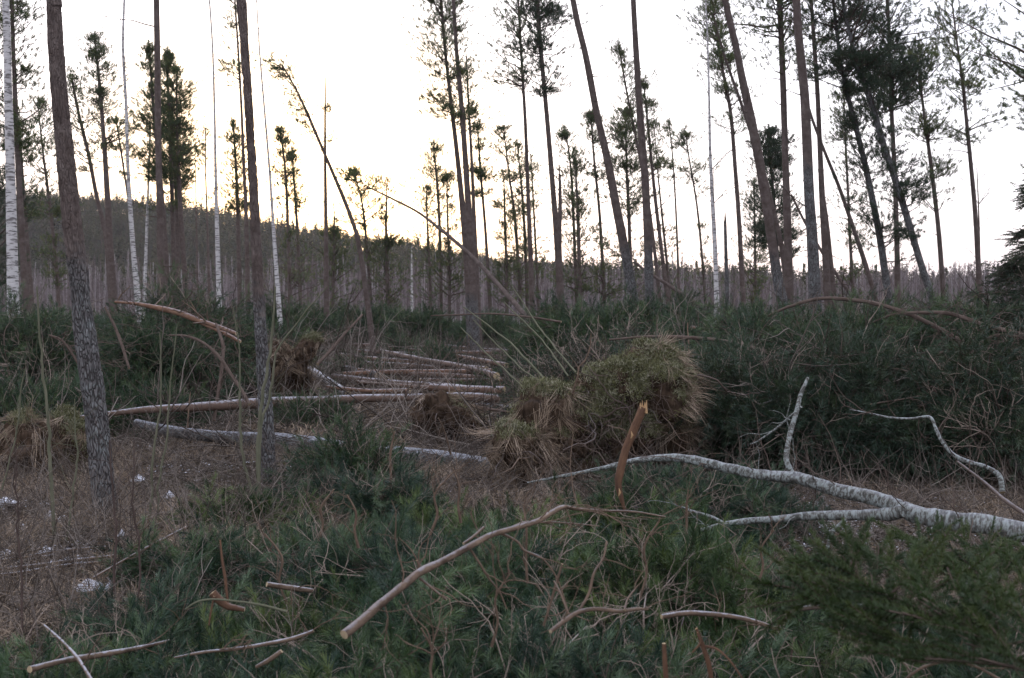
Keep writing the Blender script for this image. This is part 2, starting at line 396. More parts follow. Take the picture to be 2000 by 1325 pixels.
# ------------------------------------------------------------------ instancing inside one object (geometry nodes)
KV = 4
def make_group():
    g = bpy.data.node_groups.new('spread_pieces', 'GeometryNodeTree')
    g.interface.new_socket('Geometry', in_out='INPUT', socket_type='NodeSocketGeometry')
    g.interface.new_socket('Geometry', in_out='OUTPUT', socket_type='NodeSocketGeometry')
    n = g.nodes; L = g.links
    gi = n.new('NodeGroupInput'); go = n.new('NodeGroupOutput'); jn = n.new('GeometryNodeJoinGeometry')
    def na(name, dt):
        a = n.new('GeometryNodeInputNamedAttribute'); a.data_type = dt; a.inputs['Name'].default_value = name
        return a.outputs['Attribute']
    def cmp(src, k, op='EQUAL'):
        c = n.new('FunctionNodeCompare'); c.data_type = 'INT'; c.operation = op
        ins = [s for s in c.inputs if s.type == 'INT']
        L.new(src, ins[0]); ins[1].default_value = k; return c.outputs['Result']
    mp = n.new('GeometryNodeMeshToPoints'); L.new(gi.outputs[0], mp.inputs['Mesh'])
    L.new(cmp(na('pk', 'INT'), 0, 'GREATER_EQUAL'), mp.inputs['Selection'])
    rot = na('rot', 'QUATERNION'); scl = na('scl', 'FLOAT')
    for k in range(KV):
        sg = n.new('GeometryNodeSeparateGeometry'); sg.domain = 'FACE'
        L.new(gi.outputs[0], sg.inputs['Geometry']); L.new(cmp(na('fv', 'INT'), k), sg.inputs['Selection'])
        ip = n.new('GeometryNodeInstanceOnPoints')
        L.new(mp.outputs['Points'], ip.inputs['Points']); L.new(cmp(na('pk', 'INT'), k), ip.inputs['Selection'])
        L.new(sg.outputs['Selection'], ip.inputs['Instance']); L.new(rot, ip.inputs['Rotation']); L.new(scl, ip.inputs['Scale'])
        L.new(ip.outputs['Instances'], jn.inputs[0])
    L.new(jn.outputs[0], go.inputs[0])
    return g
GROUP = make_group()
def quat_from(D, roll):
    """rotate +Z onto D after a roll about Z; returns w,x,y,z rows"""
    D = nrm(D); c = D[:, 2]; w = np.sqrt(np.maximum((1 + c) / 2, 1e-6)); x = -D[:, 1] / (2 * w); y = D[:, 0] / (2 * w)
    q = np.stack([w, x, y, np.zeros_like(w)], -1); q /= np.linalg.norm(q, axis=1, keepdims=True)
    cw, cz = np.cos(roll / 2), np.sin(roll / 2)
    # q * (cw,0,0,cz)
    return np.stack([q[:, 0] * cw - q[:, 3] * cz, q[:, 1] * cw + q[:, 2] * cz, q[:, 2] * cw - q[:, 1] * cz, q[:, 0] * cz + q[:, 3] * cw], -1)
def scatter(name, protos, mats, P, D, S, rng, parent=None, kind='stuff', roll=None):
    P = np.asarray(P, float); n = len(P)
    if n == 0: return None
    Vs = []; Fs = []; Ms = []; fv = []; base = 0
    for k, (V, T, mi) in enumerate(protos):
        Vs.append(V); Fs.append(np.asarray(T) + base); Ms.append(mi); fv.append(np.full(len(T), k)); base += len(V)
    nf = sum(len(f) for f in Fs); nv = base + n
    me = bpy.data.meshes.new(name); me.vertices.add(nv)
    me.vertices.foreach_set('co', np.vstack(Vs + [P]).ravel())
    me.loops.add(nf * 3); me.polygons.add(nf)
    me.loops.foreach_set('vertex_index', np.vstack(Fs).ravel().astype(np.int32))
    me.polygons.foreach_set('loop_start', (np.arange(nf) * 3).astype(np.int32))
    me.polygons.foreach_set('material_index', np.concatenate(Ms).astype(np.int32))
    me.update(calc_edges=True)
    a = me.attributes.new('pk', 'INT', 'POINT'); a.data.foreach_set('value', np.concatenate([np.full(base, -1), rng.integers(0, len(protos), n)]).astype(np.int32))
    a = me.attributes.new('fv', 'INT', 'FACE'); a.data.foreach_set('value', np.concatenate(fv).astype(np.int32))
    q = np.tile([1.0, 0, 0, 0], (nv, 1)); q[base:] = quat_from(D, rng.uniform(0, 2 * pi, n) if roll is None else roll)
    a = me.attributes.new('rot', 'QUATERNION', 'POINT'); a.data.foreach_set('value', q.ravel())
    s = np.ones(nv); s[base:] = S
    a = me.attributes.new('scl', 'FLOAT', 'POINT'); a.data.foreach_set('value', s)
    for m in mats: me.materials.append(m)
    o = bpy.data.objects.new(name, me); COL.objects.link(o)
    md = o.modifiers.new('spread', 'NODES'); md.node_group = GROUP
    if parent is not None: o.parent = parent; o.matrix_parent_inverse = parent.matrix_basis.inverted()
    if kind: o['kind'] = kind
    return o

# prototypes: lists of (verts, tris, material index per tri); material 0 = needle, 1 = stem
def proto_brush(seed, length, n, nl, nw, spread=(35, 60), bend=0.25, start=0.25, stem=0.0028):
    r = np.random.default_rng(seed)
    t = np.linspace(0, 1, 6); az = r.uniform(0, 2 * pi)
    C = np.stack([np.cos(az) * bend * length * t ** 2, np.sin(az) * bend * length * t ** 2, length * t], -1)
    V = []; T = []; MI = []
    def ad(tri, m):
        b = len(V); V.extend(tri); T.append((b, b + 1, b + 2)); MI.append(m)
    for i in range(5):
        for k in range(3):
            a1, a2 = k * 2.094, (k + 1) * 2.094
            o1 = np.array([math.cos(a1), math.sin(a1), 0]) * stem; o2 = np.array([math.cos(a2), math.sin(a2), 0]) * stem
            ad([C[i] + o1, C[i] + o2, C[i + 1] + o2 * .8], 1); ad([C[i] + o1, C[i + 1] + o2 * .8, C[i + 1] + o1 * .8], 1)
    for i in range(n):
        u = start + (1 - start) * r.random() ** 0.8
        p = np.array([np.interp(u, t, C[:, j]) for j in range(3)])
        tan = nrm(np.array([np.interp(min(u + .05, 1), t, C[:, j]) for j in range(3)]) - p + np.array([0, 0, 1e-4]))
        ang = math.radians(r.uniform(*spread)) * (1.0 if u < 0.9 else 0.55); a = r.uniform(0, 2 * pi)
        s = nrm(np.cross(tan, [math.cos(a), math.sin(a), 0.3])); d = tan * math.cos(ang) + s * math.sin(ang)
        wv = nrm(np.cross(d, r.normal(size=3))) * nw / 2; L = nl * r.uniform(0.75, 1.15)
        ad([p - wv, p + wv, p + d * L], 0)
    return np.array(V), np.array(T), np.array(MI)
NEAR = [proto_brush(1 + i, 0.12 + .025 * i, 74, 0.062, 0.0042, (30, 66), 0.4, 0.25) for i in range(4)]
MID = [proto_brush(11 + i, 0.16 + .03 * i, 46, 0.068, 0.0075, (30, 65), 0.35, 0.15) for i in range(4)]
def proto_spray(seed, L, nsub, nper, nl, nw, stem=0.0028, droop=0.35):
    """a forked twig in one loose plane, every tip clothed with forward-pointing needles"""
    r = np.random.default_rng(seed); V = []; T = []; MI = []
    def ad(tri, m): b = len(V); V.extend(tri); T.append((b, b + 1, b + 2)); MI.append(m)
    def twig(p0, d, l, n, st0):
        P = [p0]; dd = nrm(d)
        for i in range(5): dd = nrm(dd + np.array([0, -droop * .12, 0]) + r.normal(size=3) * .07); P.append(P[-1] + dd * l / 5)
        P = np.array(P)
        for i in range(5):
            a = nrm(np.cross(P[i + 1] - P[i], [0.2, 1, 0.3])) * st0 * (1 - i * .12); b = nrm(np.cross(P[i + 1] - P[i], a)) * st0 * (1 - i * .12)
            ad([P[i] + a, P[i] - a, P[i + 1]], 1); ad([P[i] + b, P[i] - b, P[i + 1]], 1); ad([P[i + 1] + a * .8, P[i + 1] - a * .8, P[i]], 1)
        for i in range(n):
            u = 1 - .8 * r.random() ** 1.3; j = min(int(u * 5), 4); p = P[j] + (P[j + 1] - P[j]) * (u * 5 - j); t = nrm(P[j + 1] - P[j])
            ang = math.radians(r.uniform(22, 58)) * (1 if u < .92 else .6); a = r.uniform(0, 6.28); sd = nrm(np.cross(t, [math.cos(a), math.sin(a), .3]))
            d_ = nrm(t * math.cos(ang) + sd * math.sin(ang) + np.array([0, -.12, 0])); wv = nrm(np.cross(d_, r.normal(size=3))) * nw / 2
            ad([p - wv, p + wv, p + d_ * nl * r.uniform(.75, 1.15)], 0)
        return P
    M_ = twig(np.zeros(3), np.array([0, 0, 1.0]), L, nper, stem)
    for k in range(nsub):
        q = M_[1 + k % 3]; sg = 1 if k % 2 else -1; twig(q, np.array([sg * r.uniform(.5, 1.0), r.normal() * .35, 1.0]), L * r.uniform(.45, .7), nper, stem * .7)
    return np.array(V), np.array(T), np.array(MI)
NEARS = [proto_spray(111 + i, 0.22 + .03 * i, 3 + i % 2, 72, 0.056, 0.0031, droop=1.0) for i in range(4)]
MIDS = [proto_spray(121 + i, 0.30 + .04 * i, 4, 30, 0.064, 0.0058, .004, .9) for i in range(4)]
TUFT = [proto_brush(21 + i, 0.15 + .02 * i, 30, 0.085, 0.010, (25, 80), 0.2, 0.25, 0.004) for i in range(4)]
SPRUCE = [proto_brush(31 + i, 0.13 + .02 * i, 260, 0.021, 0.0030, (40, 70), 0.12, 0.0, 0.002) for i in range(4)]
SPRUCEM = [proto_brush(41 + i, 0.26, 60, 0.03, 0.008, (45, 75), 0.15, 0.02, 0.004) for i in range(4)]
def proto_grass(seed, n, h, wd, lean):
    r = np.random.default_rng(seed); V = []; T = []
    for i in range(n):
        a = r.uniform(0, 2 * pi); b = np.array([r.normal() * .03, r.normal() * .03, 0]); d = np.array([math.cos(a), math.sin(a), 0])
        L = h * r.uniform(.5, 1.2); k = lean * r.uniform(.4, 1.4); s = np.array([-d[1], d[0], 0]) * wd / 2
        p1 = b + d * L * k * .35 + np.array([0, 0, L * .6]); p2 = b + d * L * k + np.array([0, 0, L * (1 - .45 * min(k, 1.6))])
        o = len(V); V += [b - s, b + s, p1 - s * .8, p1 + s * .8, p2]; T += [(o, o + 1, o + 3), (o, o + 3, o + 2), (o + 2, o + 3, o + 4)]
    return np.array(V), np.array(T), np.zeros(len(T), int)
GRASS = [proto_grass(51 + i, 16, 0.20, 0.004, 0.9) for i in range(4)]
GRASSF = [proto_grass(61 + i, 10, 0.30, 0.012, 0.8) for i in range(4)]
MOSS = [proto_grass(71 + i, 26, 0.026, 0.0038, 1.1) for i in range(4)]
HANG = [proto_grass(81 + i, 14, 0.45, 0.005, 0.35) for i in range(4)]
def proto_sticks(seed, n, L, r0):
    """a bare forked dead twig lying roughly along +Z"""
    r = np.random.default_rng(seed); V = []; T = []
    def seg(P, R):
        for i in range(len(P) - 1):
            d = nrm(P[i + 1] - P[i]); a = nrm(np.cross(d, [0.3, 1, 0.2])); b = np.cross(d, a)
            o = len(V)
            for q, rr in ((P[i], R[i]), (P[i + 1], R[i + 1])):
                for k in range(3):
                    an = k * 2.094; V.append(q + (a * math.cos(an) + b * math.sin(an)) * rr)
            for k in range(3):
                k2 = (k + 1) % 3; T.append((o + k, o + k2, o + 3 + k2)); T.append((o + k, o + 3 + k2, o + 3 + k))
    def grow(p, d, L, rr, lev):
        P = [p]; m = 5
        for i in range(m): d = nrm(d + r.normal(size=3) * .17); P.append(P[-1] + d * L / m)
        seg(np.array(P), np.linspace(rr, rr * .4, m + 1))
        if lev:
            for i in range(n):
                k = r.integers(1, m); dd = nrm(d + r.normal(size=3) * .75); grow(P[k], dd, L * r.uniform(.3, .6), rr * .6, lev - 1)
    grow(np.zeros(3), np.array([0, 0, 1.0]), L, r0, 1 if n < 5 else 2)
    return np.array(V), np.array(T), np.zeros(len(T), int)
STICK = [proto_sticks(91 + i, 3, 0.6, 0.004) for i in range(4)]
STICKF = [proto_sticks(95 + i, 3, 1.1, 0.010) for i in range(4)]
def proto_leafbits(seed):
    r = np.random.default_rng(seed); V = []; T = []
    for i in range(9):
        c = np.array([r.normal() * .07, r.normal() * .07, r.uniform(0, .02)]); a = r.uniform(0, 6.28); s = r.uniform(.008, .022)
        u = np.array([math.cos(a), math.sin(a), r.normal() * .3]) * s; v = np.array([-math.sin(a), math.cos(a), r.normal() * .4]) * s * .6
        o = len(V); V += [c - u, c + v, c + u, c - v]; T += [(o, o + 1, o + 2), (o, o + 2, o + 3)]
    return np.array(V), np.array(T), np.zeros(len(T), int)
LEAF = [proto_leafbits(101 + i) for i in range(4)]
def proto_fartree(seed, kind):
    r = np.random.default_rng(seed); V = []; T = []; MI = []
    def tri(a, b, c, m): o = len(V); V.extend([a, b, c]); T.append((o, o + 1, o + 2)); MI.append(m)
    H = 1.0
    def stem(r0, r1, h0, h1, m, bendx=0):
        for k in range(3):
            a, b = k * 2.094, (k + 1) * 2.094
            A = np.array([math.cos(a), math.sin(a), 0]); B = np.array([math.cos(b), math.sin(b), 0])
            lo, hi = np.array([0, 0, h0]), np.array([bendx, 0, h1])
            tri(lo + A * r0, lo + B * r0, hi + B * r1, m); tri(lo + A * r0, hi + B * r1, hi + A * r1, m)
    if kind == 'con':
        stem(.011, .003, 0, 1, 1)
        for i in range(150):
            z = r.uniform(.3, 1.0) ; R = .17 * (1.02 - z) ** .7 * r.uniform(.5, 1.15); a = r.uniform(0, 6.28)
            p = np.array([math.cos(a) * R * .45, math.sin(a) * R * .45, z]); q = np.array([math.cos(a) * R, math.sin(a) * R, z - .02 + r.normal() * .015])
            s = np.array([-math.sin(a), math.cos(a), r.normal() * .4]) * .022; tri(p + s, p - s, q + r.normal(size=3) * .012, 0)
    elif kind == 'pin':
        stem(.011, .004, 0, 1, 1)
        for i in range(110):
            z = r.uniform(.5, 1.0); R = .13 * (1.0 - ((z - .78) / .3) ** 2 * .8) * r.uniform(.3, 1.2); a = r.uniform(0, 6.28)
            p = np.array([math.cos(a) * R, math.sin(a) * R, z + R * .4]); u = r.normal(size=3) * .022; v = r.normal(size=3) * .022
            tri(p, p + u, p + v, 0)
    else:
        stem(.006, .0015, 0, 1, 1, r.normal() * .02)
        for i in range(70):
            z = r.uniform(.3, .98) ; a = r.uniform(0, 6.28); L = r.uniform(.06, .2) * (1.15 - z)
            p = np.array([0, 0, z]); q = p + np.array([math.cos(a) * L * .6, math.sin(a) * L * .6, L * 1.2]); s = r.normal(size=3) * .003
            tri(p + s, p - s, q, 2)
    return np.array(V), np.array(T), np.array(MI)

# ------------------------------------------------------------------ ground and hill
def grid_obj(name, xs, ys, hf, m, kind):
    X, Y = np.meshgrid(xs, ys); Z = hf(X, Y); nx, ny = len(xs), len(ys)
    b = Buf(); i = np.arange(ny - 1)[:, None]; j = np.arange(nx - 1)[None, :]
    Q = np.stack([i * nx + j, i * nx + j + 1, (i + 1) * nx + j + 1, (i + 1) * nx + j], -1).reshape(-1, 4)
    b.add(np.stack([X, Y, Z], -1).reshape(-1, 3), Q)
    return b.build(name, m, None, True, kind)
u = np.linspace(-1, 1, 340); xs = np.sign(u) * (np.abs(u) * 14 + np.abs(u) ** 7 * 4000)
v = np.linspace(0, 1, 340); ys = -12 + v * 45 + v ** 7 * 5500
grid_obj('ground', xs, ys, terrain, M['ground'], 'structure')

SKYL = [(-900, 372), (-300, 376), (0, 386), (150, 392), (300, 404), (400, 412), (500, 430), (600, 450), (700, 470), (800, 486), (900, 503), (1000, 517), (1150, 527), (1400, 540), (2600, 552)]
RD = 520.0
def hill_h(x, y):
    px = 1000 + x / RD * F; ysk = np.interp(px, [s[0] for s in SKYL], [s[1] for s in SKYL])
    ridge = EYE + (HORIZON - (ysk + 20)) / F * RD
    prof = np.where(y < RD, sstep(300, RD, y) * 0.55 + 0.45 * np.clip((y - 300) / (RD - 300), 0, 1), 1 - 0.8 * sstep(RD, 1100, y))
    n = (fbm(np.stack([x * .02, y * .02, x * 0], -1), 3) - .44) * 5 * sstep(300, 420, y)
    return -4.0 + (ridge + 4.0) * prof + n
grid_obj('hill', np.linspace(-900, 700, 120), np.linspace(296, 1100, 80), hill_h, M['hill'], 'structure')

rng = np.random.default_rng(5)
def far_forest():
    con = [proto_fartree(1, 'con'), proto_fartree(2, 'con'), proto_fartree(3, 'pin'), proto_fartree(4, 'pin')]
    def wide(pr, k): V, T, m = pr; V = V.copy(); V[:, :2] *= k; return V, T, m
    hc = [wide(proto_fartree(5, 'con'), 1.7), wide(proto_fartree(6, 'con'), 2.0), wide(proto_fartree(7, 'pin'), 2.0), wide(proto_fartree(8, 'pin'), 2.3)]
    n = 24000; x = rng.uniform(-420, 420, n); y = 310 + (RD + 45 - 310) * rng.random(n) ** .8
    z = hill_h(x, y); P = np.stack([x, y, z - .3], -1); D = np.tile([0, 0, 1.0], (n, 1)) + rng.normal(size=(n, 3)) * .02
    px = 1000 + x / y * F; keep = (px > -250) & (px < 1500)
    fs = sstep(330, 430, y) * .55 + .45; keep &= rng.random(n) < np.where(y > 400, 1.0, fs)
    o = scatter('hill_forest', hc, [M['farcon'], M['dark']], P[keep], D[keep], (rng.uniform(4.2, 7.5, n) + 3.5 * (rng.random(n) < .08))[keep], rng)
    tag(o, 'dark conifer forest covering the long hill that slopes down from the left', 'forest')
    bare = [proto_fartree(11 + i, 'bare') for i in range(4)]
    n = 9000; y = rng.uniform(175, 330, n); x = (rng.uniform(-150, 2150, n) - 1000) / F * y
    z = terrain(x, y); D = np.tile([0, 0, 1.0], (n, 1)) + rng.normal(size=(n, 3)) * .025
    S = rng.uniform(8.0, 12.3, n) * (.8 + .25 * vnoise(np.stack([x * .05, y * .05, x * 0], -1)))
    kk = vnoise(np.stack([x * .09, y * .04, x * 0 + 4], -1)) + rng.random(n) * .7 > .55; x, y, z, D, S = x[kk], y[kk], z[kk], D[kk], S[kk]
    o = scatter('birch_wood', bare, [M['farcon'], M['fartrunk'], M['farbare']], np.stack([x, y, z - .2], -1), D, S, rng)
    tag(o, 'far wood of bare grey and purplish birches with white stems across the background', 'forest')
    n = 3600; y = rng.uniform(225, 345, n); x = (rng.uniform(-150, 2150, n) - 1000) / F * y
    z = terrain(x, y)
    o = scatter('conifer_belt', con, [M['farcon'], M['fartrunk']], np.stack([x, y, z - .2], -1), np.tile([0, 0, 1.0], (n, 1)), rng.uniform(7.0, 12.6, n), rng)
    tag(o, 'dark green conifer tops standing among the bare far wood along the skyline', 'forest')
    n = 1600; y = rng.uniform(95, 175, n); x = (rng.uniform(-100, 2100, n) - 1000) / F * y
    z = terrain(x, y)
    o = scatter('birch_scrub', bare, [M['farcon'], M['fartrunk'], M['farbare']], np.stack([x, y, z - .1], -1), np.tile([0, 0, 1.0], (n, 1)) + rng.normal(size=(n, 3)) * .04, rng.uniform(2.5, 5.2, n), rng)
    tag(o, 'thicket of thin bare birch scrub in front of the far wood', 'shrubs')
far_forest()

# ------------------------------------------------------------------ standing trees
def world_trunk(pts, d, lean_y=0.0, base=None):
    """pts: (px, py, width px) top to bottom at depth d -> base-to-top world rows x,y,z,r, run down to the soil"""
    W = []
    for (px, py, wd) in pts:
        P = at(px, py, d); W.append([P[0], P[1], P[2], wd * 0.5 * d / F])
    W = W[::-1]
    z0 = terr(W[0][0], d)
    if W[0][2] > z0 + 0.05:
        a, b = np.array(W[0]), np.array(W[1]); k = (a[2] - (z0 - .12)) / max(b[2] - a[2], .05)
        e = a - (b - a) * min(k, 1.5) * .8; e[2] = z0 - .12; e[3] = a[3] * 1.12; W.insert(0, list(e))
    W = np.array(W); W[:, 1] += lean_y * (W[:, 2] - W[0, 2]); return W
def dense(W, step):
    L = np.linalg.norm(np.diff(W[:, :3], axis=0), axis=1).sum(); n = max(2, int(L / step / max(len(W) - 1, 1))); return spline(W, n)
def limb(p, d0, L, rr, r0, rng, m=6, droop=0.0, wig=0.12):
    P = [np.array(p, float)]; d = nrm(d0)
    for i in range(m):
        d = nrm(d + rng.normal(size=3) * wig + np.array([0, 0, -droop])); P.append(P[-1] + d * L / m)
    return np.array(P)
def bark_disp(sc=1.0):
    def f(bk, R, L):
        p = bk * np.array([26, 26, 9]) * sc; w_ = (fbm(bk * 14, 2) - .4) * 3
        a = vnoise(p + w_[..., None]); b = vnoise(p * 2.1 + 7 + w_[..., None])
        rid = 1 - np.abs(2 * a - 1); return -0.010 * sstep(.72, .98, rid) - 0.005 * (1 - np.abs(2 * b - 1)) + 0.012 * (fbm(bk * 5, 3) - .45)
    return f
def add_crown(root, W, d, crown, rng, material='n_tree', protos=None):
    ytop, ybot, rad, ntuft, xoff = crown; ntuft = int(ntuft * (2.3 if d < 50 else 4.0)); rad *= 1.15 if d < 55 else 1.4
    s = d / F; zt = at(1000, ytop, d)[2]; zb = at(1000, ybot, d)[2]; R = rad * s; xo = xoff * s
    zs = W[:, 2]; o_ = np.argsort(zs)
    def axis(z): return np.array([np.interp(z, zs[o_], W[o_, 0]), np.interp(z, zs[o_], W[o_, 1]), z])
    H = zt - zb; nl = int(max(14, min(70, ntuft / 18))); tb = Buf(); P = []; D = []
    per = max(3, int(ntuft / nl)); az0 = rng.uniform(0, 6.28)
    nlev = max(6, int(H / (.30 if d < 50 else .38))); lim = max(2, nl / nlev)
    lev = np.sort(np.clip((np.arange(nlev) + rng.uniform(-.6, .6, nlev)) / nlev, 0, 1)); levr = rng.uniform(.55, 1.6, nlev)
    for i in range(int(lim * nlev)):
        li = int(rng.integers(0, nlev)); t = float(np.clip(lev[li] + rng.normal() * .028, 0, .97)); z = zb + H * t
        prof = (min(1, .5 + t * 1.5) * (1 - t) ** .55 + .06) * 1.3
        a = az0 + li * 1.1 + rng.uniform(0, 6.28); L = R * prof * levr[li] * rng.uniform(.45, 1.25)
        el = math.radians(rng.uniform(0, 28) + 38 * t)
        dd = np.array([math.cos(a) * math.cos(el), math.sin(a) * math.cos(el), math.sin(el)]); dd[0] += xo / max(R, .1) * .5
        q = axis(z - L * .3); Lb = limb(q, dd, L * 1.1, 0, 0, rng, 5, -.05, .16)
        tb.tube(Lb, np.linspace(.009 + L * .010, .004, len(Lb)), 4, 0)
        for k in range(int(ntuft / (lim * nlev))):
            u = (.25 + .75 * rng.random() ** .6) * 4.99; j = min(int(u), 4); base = Lb[j] + (Lb[j + 1] - Lb[j]) * (u - j)
            off = rng.normal(size=3) * (.07 + .17 * L) * np.array([1, 1, .5]); P.append(base + off); D.append(nrm(off * .6 + dd * .7 + rng.normal(size=3) * .2 + np.array([0, 0, .45])))
    tp = axis(zt)
    for k in range(max(3, ntuft // 30)): z = zt - abs(rng.normal()) * H * .1; q = axis(z); P.append(q + rng.normal(size=3) * .05); D.append(rng.normal(size=3) * .5 + [0, 0, 1.2])
    tb.build('branches', [M['dark']], root, True, 'stuff')
    sc = 0.85 if d < 50 else 1.08
    scatter('foliage', protos or TUFT, [M[material], M['dark']], P, np.array(D), rng.uniform(.75, 1.35, len(P)) * sc, rng, root)

tree_seed = [100]
def tree(name, label, cat, pts, d, crown=None, turn=2.0, matn='pine', dead=0, sides=10, leany=0.0, extend=0, frost=0.0,
         foliage='n_tree', protos=None, snapped=False, twigs=0, group=None, hero=False, lowtufts=0):
    tree_seed[0] += 1; rng = np.random.default_rng(tree_seed[0])
    if extend:
        (x0, y0, w0), (x1, y1, w1) = pts[0], pts[1]; k = extend / max(y1 - y0, 1)
        pts = [(x0 + (x0 - x1) * k, y0 - extend, max(w0 * .45, w0 - (w1 - w0) * k * .6))] + list(pts)
    W = world_trunk(pts, d, leany)
    root = empty(name, (W[0, 0], W[0, 1], W[0, 2]), label, cat, group)
    Wd = dense(W, .03 if hero else max(.25, d / 90)); b = Buf()
    if hero:
        L = Wd[:, 2] - Wd[0, 2]; Wd[:, 3] *= 1 + .22 * np.exp(-L / .16)
        b.tube(Wd[:, :3], Wd[:, 3], 84, 0, turn=turn, frost=frost, disp=bark_disp())
    else:
        dsp = (lambda bk, R, L: R * .16 * (fbm(bk * np.array([12, 12, 2.2]) + tree_seed[0], 2) - .4)) if d < 45 else None
        b.tube(Wd[:, :3], Wd[:, 3], sides, 0, turn=turn if matn == 'pine' else .8, frost=frost, disp=dsp)
    b.build('trunk', [M[matn], M['cut']], root)
    if snapped:
        e = Wd[-1]; bb = Buf()
        for k in range(5):
            o = rng.normal(size=3) * e[3] * .5; o[2] = 0
            bb.tube(np.array([e[:3] + o - [0, 0, .2], e[:3] + o * .7 + [0, 0, rng.uniform(.15, .5)]]), [e[3] * .5, .004], 4, 0)
        bb.build('splinters', [M['palebr']], root, True, 'stuff')
    Lz = Wd[-1, 2] - Wd[0, 2]
    for k in range(dead):
        i = int(len(Wd) * rng.uniform(.3, .97)); p = Wd[i, :3]; a = rng.uniform(0, 6.28); L = rng.uniform(.15, .9) * (1.3 if rng.random() < .3 else .5)
        P = limb(p, [math.cos(a), math.sin(a) * .7, rng.uniform(-.1, .45)], L + Wd[i, 3], 0, 0, rng, 5, .02, .15)
        bb = Buf(); bb.tube(P, np.linspace(.011 + d * .00012, .004, len(P)), 5, 0)
        if L > .5:
            for q in range(3):
                j = rng.integers(2, 5); P2 = limb(P[j], nrm(P[j] - P[j - 1]) + rng.normal(size=3) * .5, L * .4, 0, 0, rng, 4, 0, .15); bb.tube(P2, np.linspace(.006, .003, len(P2)), 4, 0)
        bb.build('dead_branch', [M['dark']], root)
    if twigs:
        bb = Buf()
        for k in range(twigs):
            i = int(len(Wd) * rng.uniform(.35, .98)); p = Wd[i, :3]; a = rng.uniform(0, 6.28); L = rng.uniform(.5, 1.3)
            P = limb(p, [math.cos(a), math.sin(a), 1.1], L, 0, 0, rng, 6, 0, .12); bb.tube(P, np.linspace(.009, .003, len(P)), 4, 0)
            for q in range(3): j = rng.integers(2, 6); P2 = limb(P[j], nrm(P[j] - P[j - 1]) + rng.normal(size=3) * .5, L * .5, 0, 0, rng, 4, 0, .15); bb.tube(P2, np.linspace(.005, .003, len(P2)), 3, 0)
        bb.build('twigs', [M['dark']], root, True, 'stuff')
    cl = list(crown) if isinstance(crown, list) else [crown] if crown else []
    if d >= 55 and name == 'pine_tree' and tree_seed[0] % 3: cl.append((rng.uniform(400, 470), rng.uniform(560, 620), rng.uniform(28, 46), int(rng.uniform(50, 110)), rng.uniform(-8, 8)))
    for c in cl: add_crown(root, W, d, c, rng, foliage, protos)
    return root

PINE = 'pine_tree'; BIR = 'birch_tree'
# --- left third
tree(BIR, 'thick white birch trunk with black bands standing at the far left edge', 'tree',
     [(10, -20, 13), (14, 80, 14), (16, 180, 15), (20, 330, 18), (24, 500, 21), (26, 625, 23)], 24, matn='birch', extend=300, twigs=4, sides=16, dead=2)
tree('spruce_tree', 'dark spruce half cut off by the left picture edge', 'tree',
     [(-28, -20, 6), (-22, 200, 12), (-15, 420, 16), (-12, 600, 20)], 30, (-40, 560, 60, 900, 0), matn='pine', foliage='n_dark', turn=99, extend=100)
tree(PINE, 'reddish pine trunk right behind the white birch at the left edge', 'tree',
     [(22, -30, 6), (27, 120, 8), (33, 270, 10), (42, 450, 12), (52, 610, 14)], 29, (-60, 290, 42, 420, 8), turn=.3, extend=60, dead=3)
tree(PINE, 'thin short-based red pine stem just right of the birch and its red neighbour', 'tree',
     [(38, 240, 3), (48, 400, 6), (55, 500, 8), (63, 600, 9)], 40, (230, 420, 26, 150, 12), turn=.2)
tree(PINE, 'largest near pine trunk, scaly grey below and smooth brown above, leaning left', 'tree',
     [(101, -40, 29), (105, 0, 30), (109, 90, 32), (119, 219, 34), (129, 319, 37), (138, 413, 38), (145, 470, 39), (152, 523, 40), (157, 580, 38), (165, 648, 43), (174, 710, 45), (187, 805, 46), (197, 910, 46), (205, 980, 47), (209, 1020, 52)],
     10.8, turn=2.35, extend=600, hero=True, dead=0)
tree(PINE, 'slim pine with a sparse open crown seen left of the large leaning trunk', 'tree',
     [(74, 205, 2), (83, 290, 4), (97, 400, 6), (108, 500, 7), (114, 580, 8)], 58, (195, 420, 42, 260, 0), turn=.2)
tree(PINE, 'leaning pine whose stem meets its straighter neighbour right of the large near trunk', 'tree',
     [(136, 150, 4), (150, 220, 6), (170, 300, 7), (188, 390, 8), (203, 450, 9), (212, 530, 10)], 46, (140, 330, 42, 320, 6), turn=.2, leany=.02)
tree(PINE, 'pine with pointed bushy crown between the largest near trunk and the crooked birch', 'tree',
     [(184, 68, 3), (193, 150, 6), (202, 260, 8), (209, 370, 11), (214, 470, 13), (220, 560, 14)], 45, [(66, 200, 32, 420, 0), (180, 300, 46, 260, 4)], turn=.2, dead=3)
tree(BIR, 'slim crooked birch stem with black patches between the bushy pine and the straight orange pine', 'tree',
     [(244, -30, 4), (240, 90, 5), (246, 200, 6), (250, 330, 7), (256, 430, 9), (262, 510, 10), (269, 585, 12)], 32, matn='birch', extend=200, twigs=3)
tree(BIR, 'thin dull grey birch close left of the straight orange pine', 'tree',
     [(294, 240, 3), (290, 350, 4), (286, 470, 6), (282, 590, 7)], 52, matn='birch', twigs=5)
tree(PINE, 'thin red pine stem rising against the lower part of the crooked birch', 'tree',
     [(228, 240, 3), (240, 320, 4), (256, 430, 5), (272, 590, 6)], 62, (225, 345, 18, 90, 0), turn=.1)
